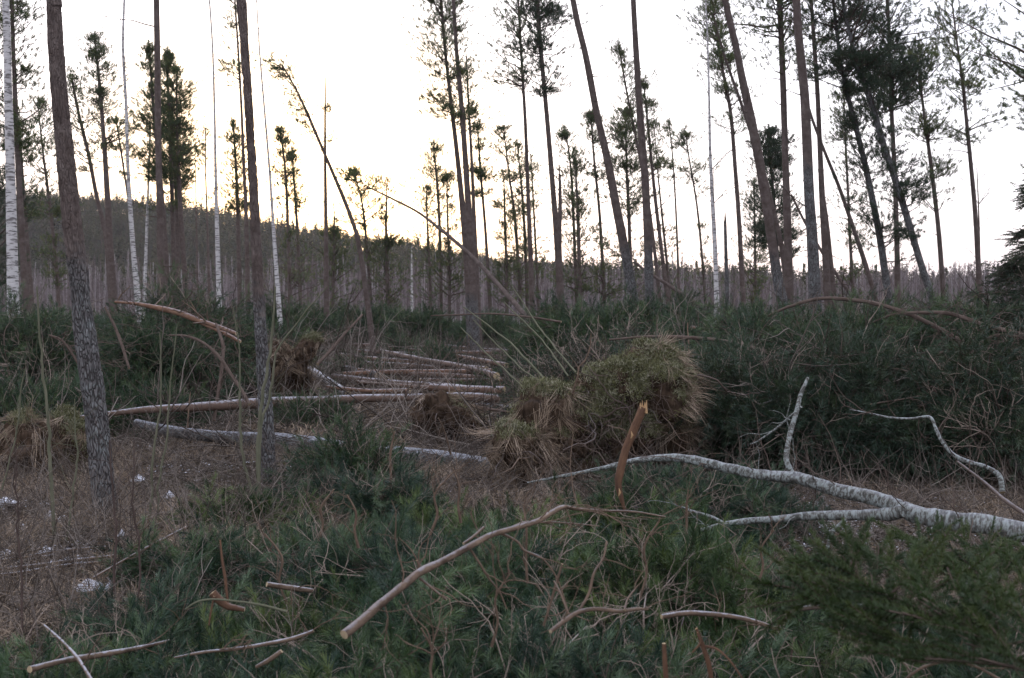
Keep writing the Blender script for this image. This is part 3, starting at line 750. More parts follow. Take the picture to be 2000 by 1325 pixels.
tree(PINE, 'straight slender orange pine trunk crossing in front of the dense dark crowns on the left', 'tree',
     [(305, -30, 11), (308, 150, 12), (309, 280, 12), (312, 400, 13), (314, 520, 15), (316, 620, 17), (319, 720, 19)], 23, turn=.6, extend=300, dead=3, sides=14)
for lab, pts, cr, d in [
    ('densest left pine of the dark clump behind the straight orange trunk', [(292, 95, 3), (300, 220, 6), (318, 400, 8), (328, 560, 9)], (88, 345, 30, 420, 0), 50),
    ('tallest pine of the dark clump, its tip right of the orange trunk', [(325, 100, 3), (330, 220, 6), (336, 380, 8), (340, 560, 9)], (98, 400, 34, 520, 0), 52),
    ('red pine stem in the middle of the dark clump right of the orange trunk', [(332, 200, 3), (342, 330, 7), (346, 430, 8), (348, 585, 9)], (190, 370, 28, 260, 4), 54),
    ('rightmost leaning pine of the dark clump with loose outer foliage', [(345, 150, 3), (346, 260, 5), (352, 400, 9), (356, 470, 10), (362, 560, 10)], (140, 360, 30, 260, 8), 50)]:
    tree(PINE, lab, 'tree', pts, d, cr, turn=.1)
tree(PINE, 'faint thin pine with tiny tufts between the dark clump and the middle birch', 'tree',
     [(401, 250, 2), (402, 350, 3), (405, 440, 4), (408, 560, 6)], 75, (245, 390, 16, 60, 0), turn=.1)
tree('dead_tree', 'very thin bare dead stem rising from the hilltop left of the middle birch', 'dead tree',
     [(381, 300, 1.5), (383, 400, 2.5), (385, 520, 4), (387, 580, 4)], 75, turn=.1)
tree(BIR, 'tall thin birch with crisp white lower stem left of the second near trunk', 'tree',
     [(407, -30, 3), (415, 90, 3.5), (419, 220, 4.5), (421, 330, 6), (424, 450, 8), (428, 590, 10)], 34, matn='birch', extend=120, twigs=3)
tree(PINE, 'small pine with narrow yellow-green crown just right of the tall thin birch', 'tree',
     [(455, 238, 2), (460, 310, 5), (464, 400, 7), (468, 570, 9)], 60, (236, 410, 26, 330, 0), turn=.1)
tree(PINE, 'very thin tall pine beside the second near trunk, sparse tufts on its left', 'tree',
     [(456, -40, 3), (464, 80, 4), (471, 200, 5), (476, 320, 6), (481, 430, 8), (484, 580, 10)], 40, [(-60, 165, 26, 150, -20)], turn=.1)
tree(PINE, 'second large near pine trunk, brown above and grey scaly below, left of the bent tree', 'tree',
     [(468, -30, 21), (472, 10, 21), (478, 100, 19), (485, 199, 19), (491, 299, 19), (496, 389, 20), (501, 498, 22), (509, 648, 26), (513, 700, 27), (517, 770, 29), (522, 857, 29), (525, 935, 31)],
     12.9, turn=1.9, extend=500, hero=True)
tree(BIR, 'very thin birch bending slightly right behind the second near trunk', 'tree',
     [(500, -20, 2), (507, 100, 3), (517, 220, 4), (527, 340, 5), (535, 460, 7), (542, 560, 9), (548, 645, 10)], 30, matn='birch', twigs=4, extend=60)
tree(PINE, 'small dense pine on the skyline close right of the second near trunk', 'tree',
     [(546, 255, 2), (556, 320, 5), (562, 430, 6), (566, 600, 8)], 70, (252, 400, 24, 330, 2), turn=.1)
tree(PINE, 'skyline pine beside the bright sun glow with loose right side', 'tree',
     [(570, 285, 2), (574, 350, 4), (580, 440, 6), (588, 610, 8)], 72, (282, 420, 18, 130, 4), turn=.1)
tree(PINE, 'bent pine arching left with a one-sided feathery top above the sun glow', 'tree',
     [(551, 128, 3), (577, 172, 4), (603, 228, 6), (626, 282, 6), (653, 345, 7), (678, 405, 8), (697, 460, 9), (708, 520, 10), (716, 580, 11), (724, 640, 12)], 35,
     None, turn=.2, sides=10)
tree('dead_tree', 'straight bare dead pine pole with a sharp tip crossing the bent pine', 'dead tree',
     [(636, 150, 1.5), (635, 210, 3.5), (635, 300, 5.5), (636, 400, 7), (637, 500, 9), (638, 645, 12)], 40, (205, 290, 9, 26, 0), turn=-1, dead=5)
tree(PINE, 'thin orange pine standing right beside the bare dead pole', 'tree',
     [(652, 395, 2), (653, 470, 5), (651, 550, 6), (648, 640, 8)], 58, (430, 640, 42, 150, 20), turn=.1)
tree(PINE, 'small pine with rounded warm-lit crown where the diagonal tree tip hangs', 'tree',
     [(692, 340, 2), (708, 400, 4), (716, 480, 6), (722, 560, 7), (726, 640, 9)], 62, [(338, 430, 42, 170, 0), (440, 560, 36, 60, 0)], turn=.1)
tree(PINE, 'slim double-looking pine with low layered branches left of the far white birch', 'tree',
     [(756, 360, 2), (754, 440, 5), (756, 520, 7), (758, 620, 9)], 62, [(355, 470, 34, 90, 0), (480, 600, 36, 120, 0)], turn=.1)
tree(BIR, 'small bare birch with rising twigs at the centre of the far wood', 'tree',
     [(804, 480, 2), (804, 540, 4), (805, 612, 6)], 75, matn='birch', twigs=9)
# --- middle
for lab, pts, cr, d in [
    ('short skyline pine with thick upper crown left of the tall central pair', [(846, 285, 2), (853, 350, 5), (858, 430, 6), (862, 600, 7)], (280, 410, 24, 200, 0), 66),
    ('thin skyline pine with small flat tufts, leftmost before the tall central pair', [(833, 365, 2), (834, 430, 4), (838, 500, 5), (842, 610, 7)], (360, 520, 26, 110, 0), 68),
    ('pine with loose right-hand tufts close left of the tall central pair', [(873, 345, 2), (874, 420, 4), (877, 500, 6), (878, 600, 7)], (340, 560, 30, 170, 0), 64),
    ('narrow pine with dark compact crown immediately right of the tall central pair', [(932, 238, 2), (938, 330, 5), (948, 450, 6), (958, 610, 8)], (235, 380, 18, 210, 0), 62),
    ('pine leaning right with see-through crown, first of the airy row in mid picture', [(984, 255, 2), (994, 340, 4), (1006, 430, 6), (1018, 600, 8)], (250, 420, 30, 180, 0), 62),
    ('pine with layered low tufts between the first airy pine and the tall middle stem', [(1010, 280, 2), (1020, 380, 5), (1026, 480, 6), (1030, 610, 7)], (275, 500, 26, 170, 0), 64),
    ('thinnest pine of the airy row, just right of the tall middle stem', [(1036, 300, 2), (1042, 400, 4), (1048, 520, 5), (1052, 610, 6)], (300, 420, 14, 60, 0), 66),
    ('small low pine with tiered branches in front of the hill end below the airy row', [(984, 340, 2), (986, 430, 5), (989, 520, 6), (990, 620, 7)], (335, 590, 26, 160, -4), 60)]:
    tree(PINE, lab, 'tree', pts, d, cr, turn=.1)
tree(PINE, 'left stem of the tall central pair with a big crown leaning left at the top', 'tree',
     [(858, -60, 4), (866, 60, 6), (876, 160, 7), (888, 260, 9), (900, 370, 11), (910, 480, 14), (916, 560, 17), (920, 650, 19)], 38, [(-110, 240, 54, 1000, -10)], turn=2.2, extend=40, dead=3)
tree(PINE, 'right stem of the tall central pair, thicker and barer, crossed by the diagonal fallen pine', 'tree',
     [(884, -30, 7), (891, 90, 8), (899, 180, 10), (906, 270, 11), (914, 390, 13), (922, 520, 16), (928, 660, 19)], 37, (-200, 230, 22, 260, 0), turn=2.2, extend=160, dead=4)
tree(PINE, 'thin third stem close right of the tall central pair', 'tree',
     [(911, 110, 3), (914, 180, 4), (920, 290, 6), (926, 420, 8), (934, 590, 9)], 44, (105, 225, 17, 150, 0), turn=.2)
tree(PINE, 'tall thin pine with sparse crown drifting left at the top middle', 'tree',
     [(1010, -40, 4), (1016, 70, 5), (1020, 140, 6), (1026, 240, 7), (1031, 370, 8), (1036, 500, 10), (1040, 630, 12)], 40, [(-90, 150, 62, 420, -16), (140, 185, 34, 40, -10)], turn=.3, extend=40)
tree(PINE, 'dark-crowned tall pine touching the broken snag beside it in the middle', 'tree',
     [(1046, -40, 8), (1053, 60, 9), (1062, 160, 9), (1071, 260, 10), (1080, 370, 11), (1088, 470, 13), (1094, 560, 15), (1098, 640, 17)], 36, [(-130, 100, 56, 900, 4), (70, 190, 30, 160, 10)], turn=1.8, extend=40, foliage='n_dark', dead=3)
tree('dead_tree', 'broken snag with a snapped pointed top tight against the dark-crowned pine', 'dead tree',
     [(1093, 340, 5), (1094, 400, 8), (1093, 480, 9), (1097, 640, 12)], 35.5, turn=-1, snapped=True)
for lab, pts, cr, d in [
    ('pine with feathery grey-green crown just right of the broken snag', [(1104, 255, 2), (1115, 330, 4), (1121, 450, 6), (1127, 620, 7)], (250, 420, 24, 190, 0), 58),
    ('red-stemmed pine with wide flat lower tiers between the snag and the big leaning pine', [(1122, 300, 2), (1128, 400, 6), (1131, 500, 8), (1134, 620, 9)], (290, 570, 32, 230, 8), 56),
    ('slim pine with narrow ragged crown behind the big leaning pine, left side', [(1154, 228, 2), (1161, 320, 5), (1172, 430, 6), (1182, 620, 8)], (225, 350, 22, 170, 0), 58),
    ('dense dark skyline pine between the big leaning pine and the straight one', [(1222, 222, 2), (1224, 330, 5), (1229, 440, 7), (1234, 600, 9)], (218, 400, 36, 520, 4), 58),
    ('feathery wind-bent pine crown left of the straight pine top', [(1208, 85, 3), (1224, 180, 4), (1248, 300, 5), (1270, 420, 6), (1290, 600, 8)], (82, 260, 26, 330, 0), 48),
    ('leaning pine pair member with red stem right of the straight pine', [(1258, 170, 3), (1268, 270, 5), (1280, 390, 7), (1296, 520, 8), (1308, 620, 10)], (165, 330, 20, 240, 0), 48),
    ('thin leaning pine stem furthest right beside the red leaning pair', [(1278, 250, 2), (1286, 350, 3), (1298, 470, 5), (1312, 610, 6)], (240, 340, 12, 60, 0), 58),
    ('tiny-crowned thin pine standing alone right of the straight pine', [(1306, 235, 2), (1314, 310, 3), (1321, 430, 4), (1327, 600, 6)], (232, 355, 16, 90, 0), 70),
    ('small wind-swept pine with a left-trailing crown near the slim white birch', [(1337, 250, 2), (1346, 310, 3), (1361, 400, 4), (1371, 500, 5), (1380, 620, 6)], (248, 375, 20, 150, -10), 66)]:
    tree(PINE, lab, 'tree', pts, d, cr, turn=.1)
tree(PINE, 'big left-leaning pine with bare dead branches on its left side, middle of the picture', 'tree',
     [(1117, -10, 11), (1128, 45, 12), (1142, 100, 12), (1152, 150, 13), (1161, 200, 13), (1172, 250, 14), (1184, 300, 15), (1194, 350, 16), (1203, 400, 17), (1213, 450, 18), (1222, 500, 18), (1233, 560, 20), (1244, 640, 22)],
     30, turn=3.4, extend=260, dead=16, sides=16)
tree(PINE, 'straight big pine with short snapped branch stubs, right of the big leaning one', 'tree',
     [(1236, -20, 10), (1240, 60, 11), (1246, 160, 12), (1252, 250, 14), (1259, 340, 15), (1264, 430, 16), (1267, 520, 17), (1270, 640, 19)], 29.5, turn=3.4, extend=260, dead=11, sides=16)
tree(BIR, 'slim bright white birch stem standing alone right of centre', 'tree',
     [(1377, -20, 3), (1382, 80, 3.5), (1385, 190, 4.5), (1387, 300, 6), (1392, 400, 8), (1397, 500, 9), (1400, 590, 10), (1402, 655, 11)], 27, matn='birch', twigs=7)
tree(PINE, 'pine with tall dense crown behind the top of the slim white birch', 'tree',
     [(1386, -30, 3), (1398, 60, 5), (1412, 140, 6), (1427, 220, 7), (1436, 330, 8), (1444, 440, 9), (1453, 620, 11)], 44, [(-70, 130, 46, 600, -10), (100, 255, 40, 340, -4)], turn=.2)
tree('dead_tree', 'short dark snapped pole right of the slim white birch', 'dead tree',
     [(1416, 432, 6), (1418, 500, 7), (1421, 610, 9)], 44, turn=99, snapped=True)
tree(PINE, 'distant airy pine behind the short dark pole', 'tree',
     [(1472, 355, 2), (1474, 430, 4), (1476, 620, 6)], 66, (350, 560, 24, 190, 0), turn=.1)
# --- right
tree(PINE, 'thickest strongly leaning pine of the right group with orange upper bark', 'tree',
     [(1413, -15, 12), (1424, 35, 13), (1437, 90, 13), (1449, 150, 15), (1461, 205, 17), (1472, 260, 18), (1484, 320, 18), (1492, 370, 18), (1500, 420, 18), (1509, 480, 19), (1519, 545, 20), (1530, 610, 22)], 26, turn=3.0, extend=260, dead=8, sides=16)
tree(PINE, 'thin pine leaning behind the thickest leaning trunk on the right', 'tree',
     [(1396, 40, 4), (1415, 110, 5), (1445, 195, 6), (1470, 270, 7), (1492, 340, 8), (1510, 410, 9), (1526, 480, 10), (1540, 590, 11)], 33, (-40, 120, 22, 160, -6), turn=.3)
tree('spruce_tree', 'dark young spruce crown between the leaning and the straight right pines', 'tree',
     [(1502, 260, 2), (1508, 350, 6), (1515, 450, 8), (1522, 620, 10)], 52, (262, 500, 44, 900, 0), foliage='n_dark', turn=99)
tree(PINE, 'straight reddish pine left of the thickest straight right trunk', 'tree',
     [(1521, -20, 10), (1526, 80, 11), (1530, 180, 12), (1533, 280, 12), (1536, 380, 14), (1539, 480, 16), (1541, 610, 19)], 28, (-260, 120, 70, 700, 0), turn=1.9, extend=200, dead=6, sides=14)
tree(PINE, 'thickest straight trunk of the right group, grey and knotty with base behind brushwood', 'tree',
     [(1554, -20, 15), (1559, 60, 16), (1566, 130, 17), (1573, 210, 18), (1577, 300, 19), (1581, 390, 20), (1586, 460, 21), (1591, 560, 24), (1597, 690, 27)], 22.5, turn=4.6, extend=400, dead=7, sides=20)
tree(PINE, 'slim orange pine directly right of the thickest straight trunk', 'tree',
     [(1583, -20, 6), (1589, 70, 8), (1596, 170, 9), (1601, 280, 10), (1606, 390, 12), (1611, 480, 13), (1617, 600, 15)], 32, (-160, 150, 46, 360, 6), turn=1.5, extend=120, dead=5, sides=12)
tree(PINE, 'thin leaning pine running down to the right from behind the thickest straight trunk', 'tree',
     [(1568, 110, 4), (1584, 210, 5), (1612, 290, 6), (1640, 360, 7), (1664, 430, 8), (1690, 510, 9), (1716, 600, 9)], 37, turn=.2, leany=.03)
tree(PINE, 'short leaning red pine base right of the slim orange pine', 'tree',
     [(1600, 330, 6), (1613, 420, 8), (1621, 500, 10), (1630, 590, 11)], 34, turn=.2, dead=2)
tree(PINE, 'pine with a thin drooping dark crown left of the two grey leaning pines', 'tree',
     [(1648, 185, 2), (1651, 270, 4), (1656, 370, 5), (1661, 480, 6), (1668, 610, 8)], 56, [(180, 270, 24, 170, 0), (270, 480, 22, 60, 0)], turn=.2)
tree(PINE, 'left grey leaning pine with needle tufts along its whole stem', 'tree',
     [(1632, 40, 6), (1640, 110, 7), (1654, 180, 9), (1672, 250, 10), (1687, 310, 11), (1700, 370, 12), (1712, 430, 13), (1724, 500, 14), (1738, 610, 15)], 28, [(-180, 150, 56, 1000, 8), (150, 500, 34, 330, 8)], turn=99, extend=40, dead=8, foliage='n_dark')
tree(PINE, 'right grey leaning pine, strongly slanted, foliage tufts on its lower stem', 'tree',
     [(1652, 30, 7), (1668, 100, 9), (1687, 160, 11), (1706, 215, 12), (1726, 285, 12), (1748, 350, 13), (1770, 420, 13), (1788, 480, 13), (1806, 540, 14), (1826, 605, 14)], 27, [(-160, 130, 56, 700, 10), (130, 470, 34, 380, 12)], turn=99, extend=40, dead=8, foliage='n_dark')
tree(PINE, 'red straight pine crossing in front of the two grey leaning pines', 'tree',
     [(1733, -20, 5), (1738, 100, 6), (1741, 210, 8), (1747, 330, 9), (1751, 450, 10), (1754, 600, 12)], 31, [(-140, 140, 54, 620, 10), (140, 200, 58, 520, 6)], turn=.4, extend=80, dead=6, foliage='n_dark')
tree(PINE, 'slim pine with tufted right-hand branches left of the lone tall right pine', 'tree',
     [(1792, 110, 3), (1802, 200, 5), (1814, 290, 7), (1824, 370, 8), (1834, 460, 9), (1843, 590, 10)], 34, [(80, 260, 46, 420, 6), (260, 400, 52, 130, 0)], turn=.3, dead=6)
tree(PINE, 'lone tall slim pine with open loose crown near the right picture edge', 'tree',
     [(1860, 10, 3), (1870, 90, 4), (1880, 160, 6), (1888, 240, 7), (1897, 330, 8), (1905, 420, 9), (1913, 560, 11)], 34, [(-40, 175, 44, 360, 6), (150, 270, 60, 120, 10)], turn=.2, dead=5)
tree(PINE, 'pine whose clumped branches reach in from the upper right corner', 'tree',
     [(2085, -100, 14), (2095, 100, 16), (2105, 400, 18), (2110, 600, 19)], 20, [(-220, 240, 150, 900, -6), (160, 330, 110, 60, 0)], turn=1.5, extend=200, dead=2, foliage='n_tree')
# spruce at the right edge, built with drooping boughs
def edge_spruce():
    rng = np.random.default_rng(77); d = 15.0
    W = world_trunk([(2088, 200, 6), (2092, 400, 18), (2096, 650, 26)], d); root = empty('spruce_tree', W[0, :3], 'dark spruce with layered drooping boughs entering at the right edge below the loose pine crown', 'tree')
    b = Buf(); Wd = dense(W, .3); b.tube(Wd[:, :3], Wd[:, 3], 12, 0, turn=99); b.build('trunk', [M['pine']], root)
    P = []; D = []; bb = Buf()
    for i in range(85):
        t = rng.random(); z = .3 + 3.3 * t; L = (1.75 - .42 * (z - .3)) * rng.uniform(.7, 1.1); a = rng.uniform(0, 6.28) if i > 30 else rng.uniform(2.5, 3.9)
        q = np.array([np.interp(z, Wd[:, 2], Wd[:, 0]), d, z]); B = limb(q, [math.cos(a), math.sin(a), .12], L, 0, 0, rng, 8, .05, .06)
        bb.tube(B, np.linspace(.016, .004, 9), 5, 0)
        for k in range(26):
            u = rng.uniform(1.5, 8); j = min(int(u), 7); p = B[j] + (B[j + 1] - B[j]) * (u - j); t_ = nrm(B[j + 1] - B[j]); s = np.cross(t_, [0, 0, 1]) * rng.choice([-1, 1])
            off = s * rng.uniform(0, .28) * (1 - u / 11); P.append(p + off + [0, 0, rng.normal() * .03]); D.append(nrm(t_ + s * .8 + [0, 0, -.1 + rng.normal() * .15]))
    bb.build('boughs', [M['dark']], root, True, 'stuff')
    scatter('foliage', SPRUCEM, [M['n_dark'], M['dark']], P, np.array(D), rng.uniform(.8, 1.3, len(P)), rng, root)
edge_spruce()
tree('birch_tree', 'small bare leafless birch with fine twigs beside the right edge spruce', 'tree',
     [(1908, 330, 1.5), (1912, 430, 3), (1914, 600, 5)], 40, matn='dark', twigs=16)

# bent pine's feathery one-sided tip, added as its foliage
def side_foliage(root, pts, d, n, rad, dirx, seed, matn='n_tree'):
    rng = np.random.default_rng(seed); A = np.array([at(p[0], p[1], d) for p in pts]); A = spline(A, 8); P = []; D = []
    tb = Buf()
    for i in range(n // 8):
        u = rng.random() ** 1.3; j = min(int(u * (len(A) - 2)), len(A) - 2); p = A[j]; L = rad * d / F * rng.uniform(.4, 1.1) * (1 - .5 * u + .2)
        dd = nrm(np.array([dirx * rng.uniform(.3, 1.0), rng.normal() * .6, rng.uniform(-.1, .7)])); B = limb(p, dd, L, 0, 0, rng, 4, 0, .15)
        tb.tube(B, np.linspace(.012, .004, 5), 4, 0)
        for k in range(8):
            q = B[rng.integers(1, 5)] + rng.normal(size=3) * .09; P.append(q); D.append(nrm(dd + rng.normal(size=3) * .4 + [0, 0, .3]))
    tb.build('branches', [M['dark']], root, True, 'stuff')
    scatter('foliage', TUFT, [M[matn], M['dark']], P, np.array(D), rng.uniform(.7, 1.2, len(P)), rng, root)
bent = [o for o in COL.objects if o.get('label', '').startswith('bent pine')][0]
side_foliage(bent, [(551, 128), (577, 172), (603, 228), (630, 290)], 35, 260, 44, -1, 3)

# diagonal half-fallen pines hanging in the stand
def hung_pine(label, pts, d0, d1, seed, foliage=None, turn=.2):
    W = []; n = len(pts)
    for i, (px, py, wd) in enumerate(pts):
        d = d0 + (d1 - d0) * i / (n - 1); P = at(px, py, d); W.append([*P, wd * .5 * d / F])
    W = np.array(W)[::-1]; root = empty('leaning_pine', W[0, :3], label, 'tree'); Wd = spline(W, 10); b = Buf()
    b.tube(Wd[:, :3], Wd[:, 3], 12, 0, turn=turn, frost=0); b.build('trunk', [M['pine']], root)
    if foliage: side_foliage(root, foliage, d0, 110, 40, -.6, seed)
    return root
hung_pine('slender pine bowed over diagonally from the centre, its tip hanging left over the skyline',
     [(712, 362, 2.5), (765, 388, 4), (815, 414, 5), (860, 448, 6.5), (903, 484, 7.5), (945, 525, 8.5), (985, 570, 9.5), (1020, 610, 11), (1047, 650, 12)], 33, 27, 5,
     [(690, 352), (712, 362), (745, 378)])
hung_pine('thin orange pine fallen diagonally behind the straight big pine', [(1238, 512, 5), (1270, 535, 6), (1310, 560, 7), (1345, 583, 8), (1385, 608, 9)], 48, 46, 6, [(1200, 492), (1238, 512)])
hung_pine('thin leaning stem between the two straight right trunks and the skyline', [(1545, 380, 4), (1575, 440, 5), (1610, 500, 6), (1640, 545, 7), (1668, 585, 8)], 40, 40, 7)


# ------------------------------------------------------------------ fallen logs lying on the clearing floor
def side_twigs(b, P, rng, n, L, r0, mi=0, up=.3, lev=1, t0=.1):
    """forked side twigs growing from a world polyline"""
    for k in range(n):
        u = rng.uniform(t0, .98) * (len(P) - 1); j = min(int(u), len(P) - 2); p = P[j] + (P[j + 1] - P[j]) * (u - j)
        t_ = nrm(P[j + 1] - P[j]); dd = nrm(t_ * .8 + rng.normal(size=3) * .7 + np.array([0, 0, up])); l = L * rng.uniform(.4, 1.2)
        Q = limb(p, dd, l, 0, 0, rng, 7, -.01, .2); b.tube(Q, np.linspace(r0, r0 * .35, len(Q)), 5, mi)
        if lev: side_twigs(b, Q, rng, 3, L * .45, r0 * .55, mi, up * .5, lev - 1, .25)
log_seed = [500]
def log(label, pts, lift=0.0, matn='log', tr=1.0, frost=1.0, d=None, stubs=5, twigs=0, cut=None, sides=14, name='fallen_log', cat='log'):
    """pts (px,py,width px). On the soil unless depths d are given."""
    log_seed[0] += 1; rng = np.random.default_rng(log_seed[0]); W = []; lift = lift + (.30 if d is None and pts[0][1] < 770 else 0)
    for i, (px, py, wd) in enumerate(pts):
        if d is None:
            if py < 770: wd *= 1.08; 
            g = ground(px, py, lift + .08); r = wd * .5 * g[1] / F; g = ground(px, py, lift + r)
        else:
            dd = d if isinstance(d, (int, float)) else d[0] + (d[1] - d[0]) * i / (len(pts) - 1); g = at(px, py, dd); r = wd * .5 * dd / F
        W.append([*g, r])
    if d is None and pts[0][1] < 770:
        W = np.array(W); u_ = np.linspace(0, 1, len(W))[:, None]; W[:, :3] = W[0, :3] * (1 - u_) + W[-1, :3] * u_ + rng.normal(size=(len(W), 3)) * [0, 0, .012]; frost = frost * rng.uniform(.3, 1.0)
    W = spline(W, 8); L = np.linalg.norm(np.diff(W[:, :3], axis=0), axis=1).sum()
    root = empty(name, W[len(W) // 2, :3], label, cat); b = Buf()
    Wd = spline(W[::2] if len(W) > 6 else W, 6)
    b.tube(Wd[:, :3], Wd[:, 3], sides, 0, trconst=tr, frost=frost, capmat=1, disp=lambda bk, R, L_: R * .22 * (fbm(bk * np.array([14, 14, 3]) + log_seed[0], 3) - .44))
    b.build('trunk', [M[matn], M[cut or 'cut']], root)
    for k in range(stubs):
        j = rng.integers(2, len(Wd) - 2); t_ = nrm(Wd[j + 1, :3] - Wd[j, :3]); s = nrm(np.cross(t_, rng.normal(size=3))); s[2] = abs(s[2]) * .8 + .1
        bb = Buf(); P = limb(Wd[j, :3], s, Wd[j, 3] + rng.uniform(.08, .5), 0, 0, rng, 5, 0, .12); bb.tube(P, np.linspace(.013, .006, len(P)), 5, 0, frost=.4)
        bb.build('branch_stub', [M['palebr']], root)
    if twigs:
        bb = Buf(); side_twigs(bb, Wd[:, :3], rng, twigs, .8, .008); bb.build('twigs', [M['twig']], root, True, 'stuff')
    return root
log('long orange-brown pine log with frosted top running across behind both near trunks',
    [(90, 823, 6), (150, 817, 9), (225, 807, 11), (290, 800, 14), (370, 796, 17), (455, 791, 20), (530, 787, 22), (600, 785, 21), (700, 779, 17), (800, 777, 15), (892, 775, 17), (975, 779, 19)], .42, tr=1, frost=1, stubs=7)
log('thick frosted grey log lying in front of the second near trunk',
    [(266, 826, 15), (330, 842, 22), (420, 853, 24), (540, 862, 33), (640, 876, 39), (700, 884, 36), (760, 889, 36), (850, 898, 39), (940, 911, 39), (975, 914, 39), (1030, 921, 39)], 0, matn='pine', d=(15.4, 12.5), tr=.15, frost=1.0, stubs=5)
log('white frosted trunk sloping down from the small mossy root plate', [(604, 722, 15), (630, 738, 16), (655, 755, 17), (680, 772, 17)], matn='birch', d=(24.5, 22.3), frost=1, stubs=0)
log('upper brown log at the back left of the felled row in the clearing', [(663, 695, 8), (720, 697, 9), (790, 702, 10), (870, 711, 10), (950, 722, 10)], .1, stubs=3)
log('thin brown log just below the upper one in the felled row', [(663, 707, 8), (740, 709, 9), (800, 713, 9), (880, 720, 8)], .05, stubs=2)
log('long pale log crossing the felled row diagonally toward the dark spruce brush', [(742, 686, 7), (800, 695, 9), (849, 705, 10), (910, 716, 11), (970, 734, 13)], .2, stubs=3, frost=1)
log('frosted grey log in the left middle of the clearing', [(623, 711, 11), (680, 722, 12), (739, 734, 13)], .1, matn='pine', tr=.3, stubs=2)
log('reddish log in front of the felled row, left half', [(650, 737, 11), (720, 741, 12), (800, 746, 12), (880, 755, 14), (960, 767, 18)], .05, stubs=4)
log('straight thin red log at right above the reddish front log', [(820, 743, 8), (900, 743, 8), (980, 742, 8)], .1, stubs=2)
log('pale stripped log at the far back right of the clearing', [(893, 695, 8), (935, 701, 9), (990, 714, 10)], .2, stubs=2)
log('short frosted thick log butt behind the dark root plate', [(955, 830, 20), (985, 840, 22), (1015, 850, 24)], .1, matn='pine', tr=.1, stubs=0)
log('frosted grey log half hidden between the dark and the big root plate', [(900, 792, 9), (968, 797, 15), (1040, 806, 17)], .1, matn='pine', tr=.1, stubs=1)
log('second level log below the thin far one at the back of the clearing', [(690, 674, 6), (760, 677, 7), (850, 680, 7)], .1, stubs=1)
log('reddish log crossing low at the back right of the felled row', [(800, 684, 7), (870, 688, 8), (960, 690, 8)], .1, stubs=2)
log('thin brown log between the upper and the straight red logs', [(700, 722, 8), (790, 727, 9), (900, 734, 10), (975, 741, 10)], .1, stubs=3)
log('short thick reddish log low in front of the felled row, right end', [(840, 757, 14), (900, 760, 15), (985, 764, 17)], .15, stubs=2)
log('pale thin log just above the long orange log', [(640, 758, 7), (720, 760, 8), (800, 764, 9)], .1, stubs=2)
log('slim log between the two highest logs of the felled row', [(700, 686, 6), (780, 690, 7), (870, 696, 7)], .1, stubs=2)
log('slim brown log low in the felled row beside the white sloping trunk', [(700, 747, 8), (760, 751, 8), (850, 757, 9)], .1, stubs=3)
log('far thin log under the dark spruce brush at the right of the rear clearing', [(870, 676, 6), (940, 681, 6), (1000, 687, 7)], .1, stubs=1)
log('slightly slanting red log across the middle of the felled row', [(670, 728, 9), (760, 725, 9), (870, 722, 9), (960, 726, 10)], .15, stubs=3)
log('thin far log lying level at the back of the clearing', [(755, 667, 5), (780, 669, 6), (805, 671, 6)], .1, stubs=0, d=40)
log('pale broken log with twigs on top of the left brushwood behind the near trunks',
    [(225, 590, 5), (262, 593, 7), (300, 600, 10), (340, 609, 12), (372, 620, 12), (410, 637, 10), (440, 652, 8), (470, 668, 6)], d=(19, 18.2), tr=.9, frost=.5, stubs=9, twigs=22)
log('broken pale continuation of the log in the left brushwood, right end', [(395, 628, 9), (430, 640, 9), (462, 652, 7)], d=(17.2, 16.8), tr=.9, frost=.5, stubs=2)
log('orange log far behind the brushwood right of the slim white birch', [(1275, 636, 7), (1330, 639, 8), (1390, 644, 9), (1450, 650, 8)], d=(27, 25), tr=1, frost=.5, stubs=3)
log('frosted reddish log showing through the green brush wall on the right', [(1600, 762, 8), (1700, 766, 10), (1800, 772, 11), (1900, 784, 12), (1985, 797, 12)], d=(13.6, 12.2), tr=.9, frost=1, stubs=4)
log('thin frosted stem under the reddish log in the right brush wall', [(1610, 776, 6), (1760, 774, 6), (1850, 800, 6), (1960, 803, 6)], d=(13.4, 12.3), tr=.9, frost=.6, stubs=1)
log('thin pale pole inside the brush just behind the big root plate', [(1340, 695, 5), (1400, 707, 6), (1460, 724, 7), (1495, 741, 6)], d=(14.6, 14), tr=.6, frost=.8, stubs=1)

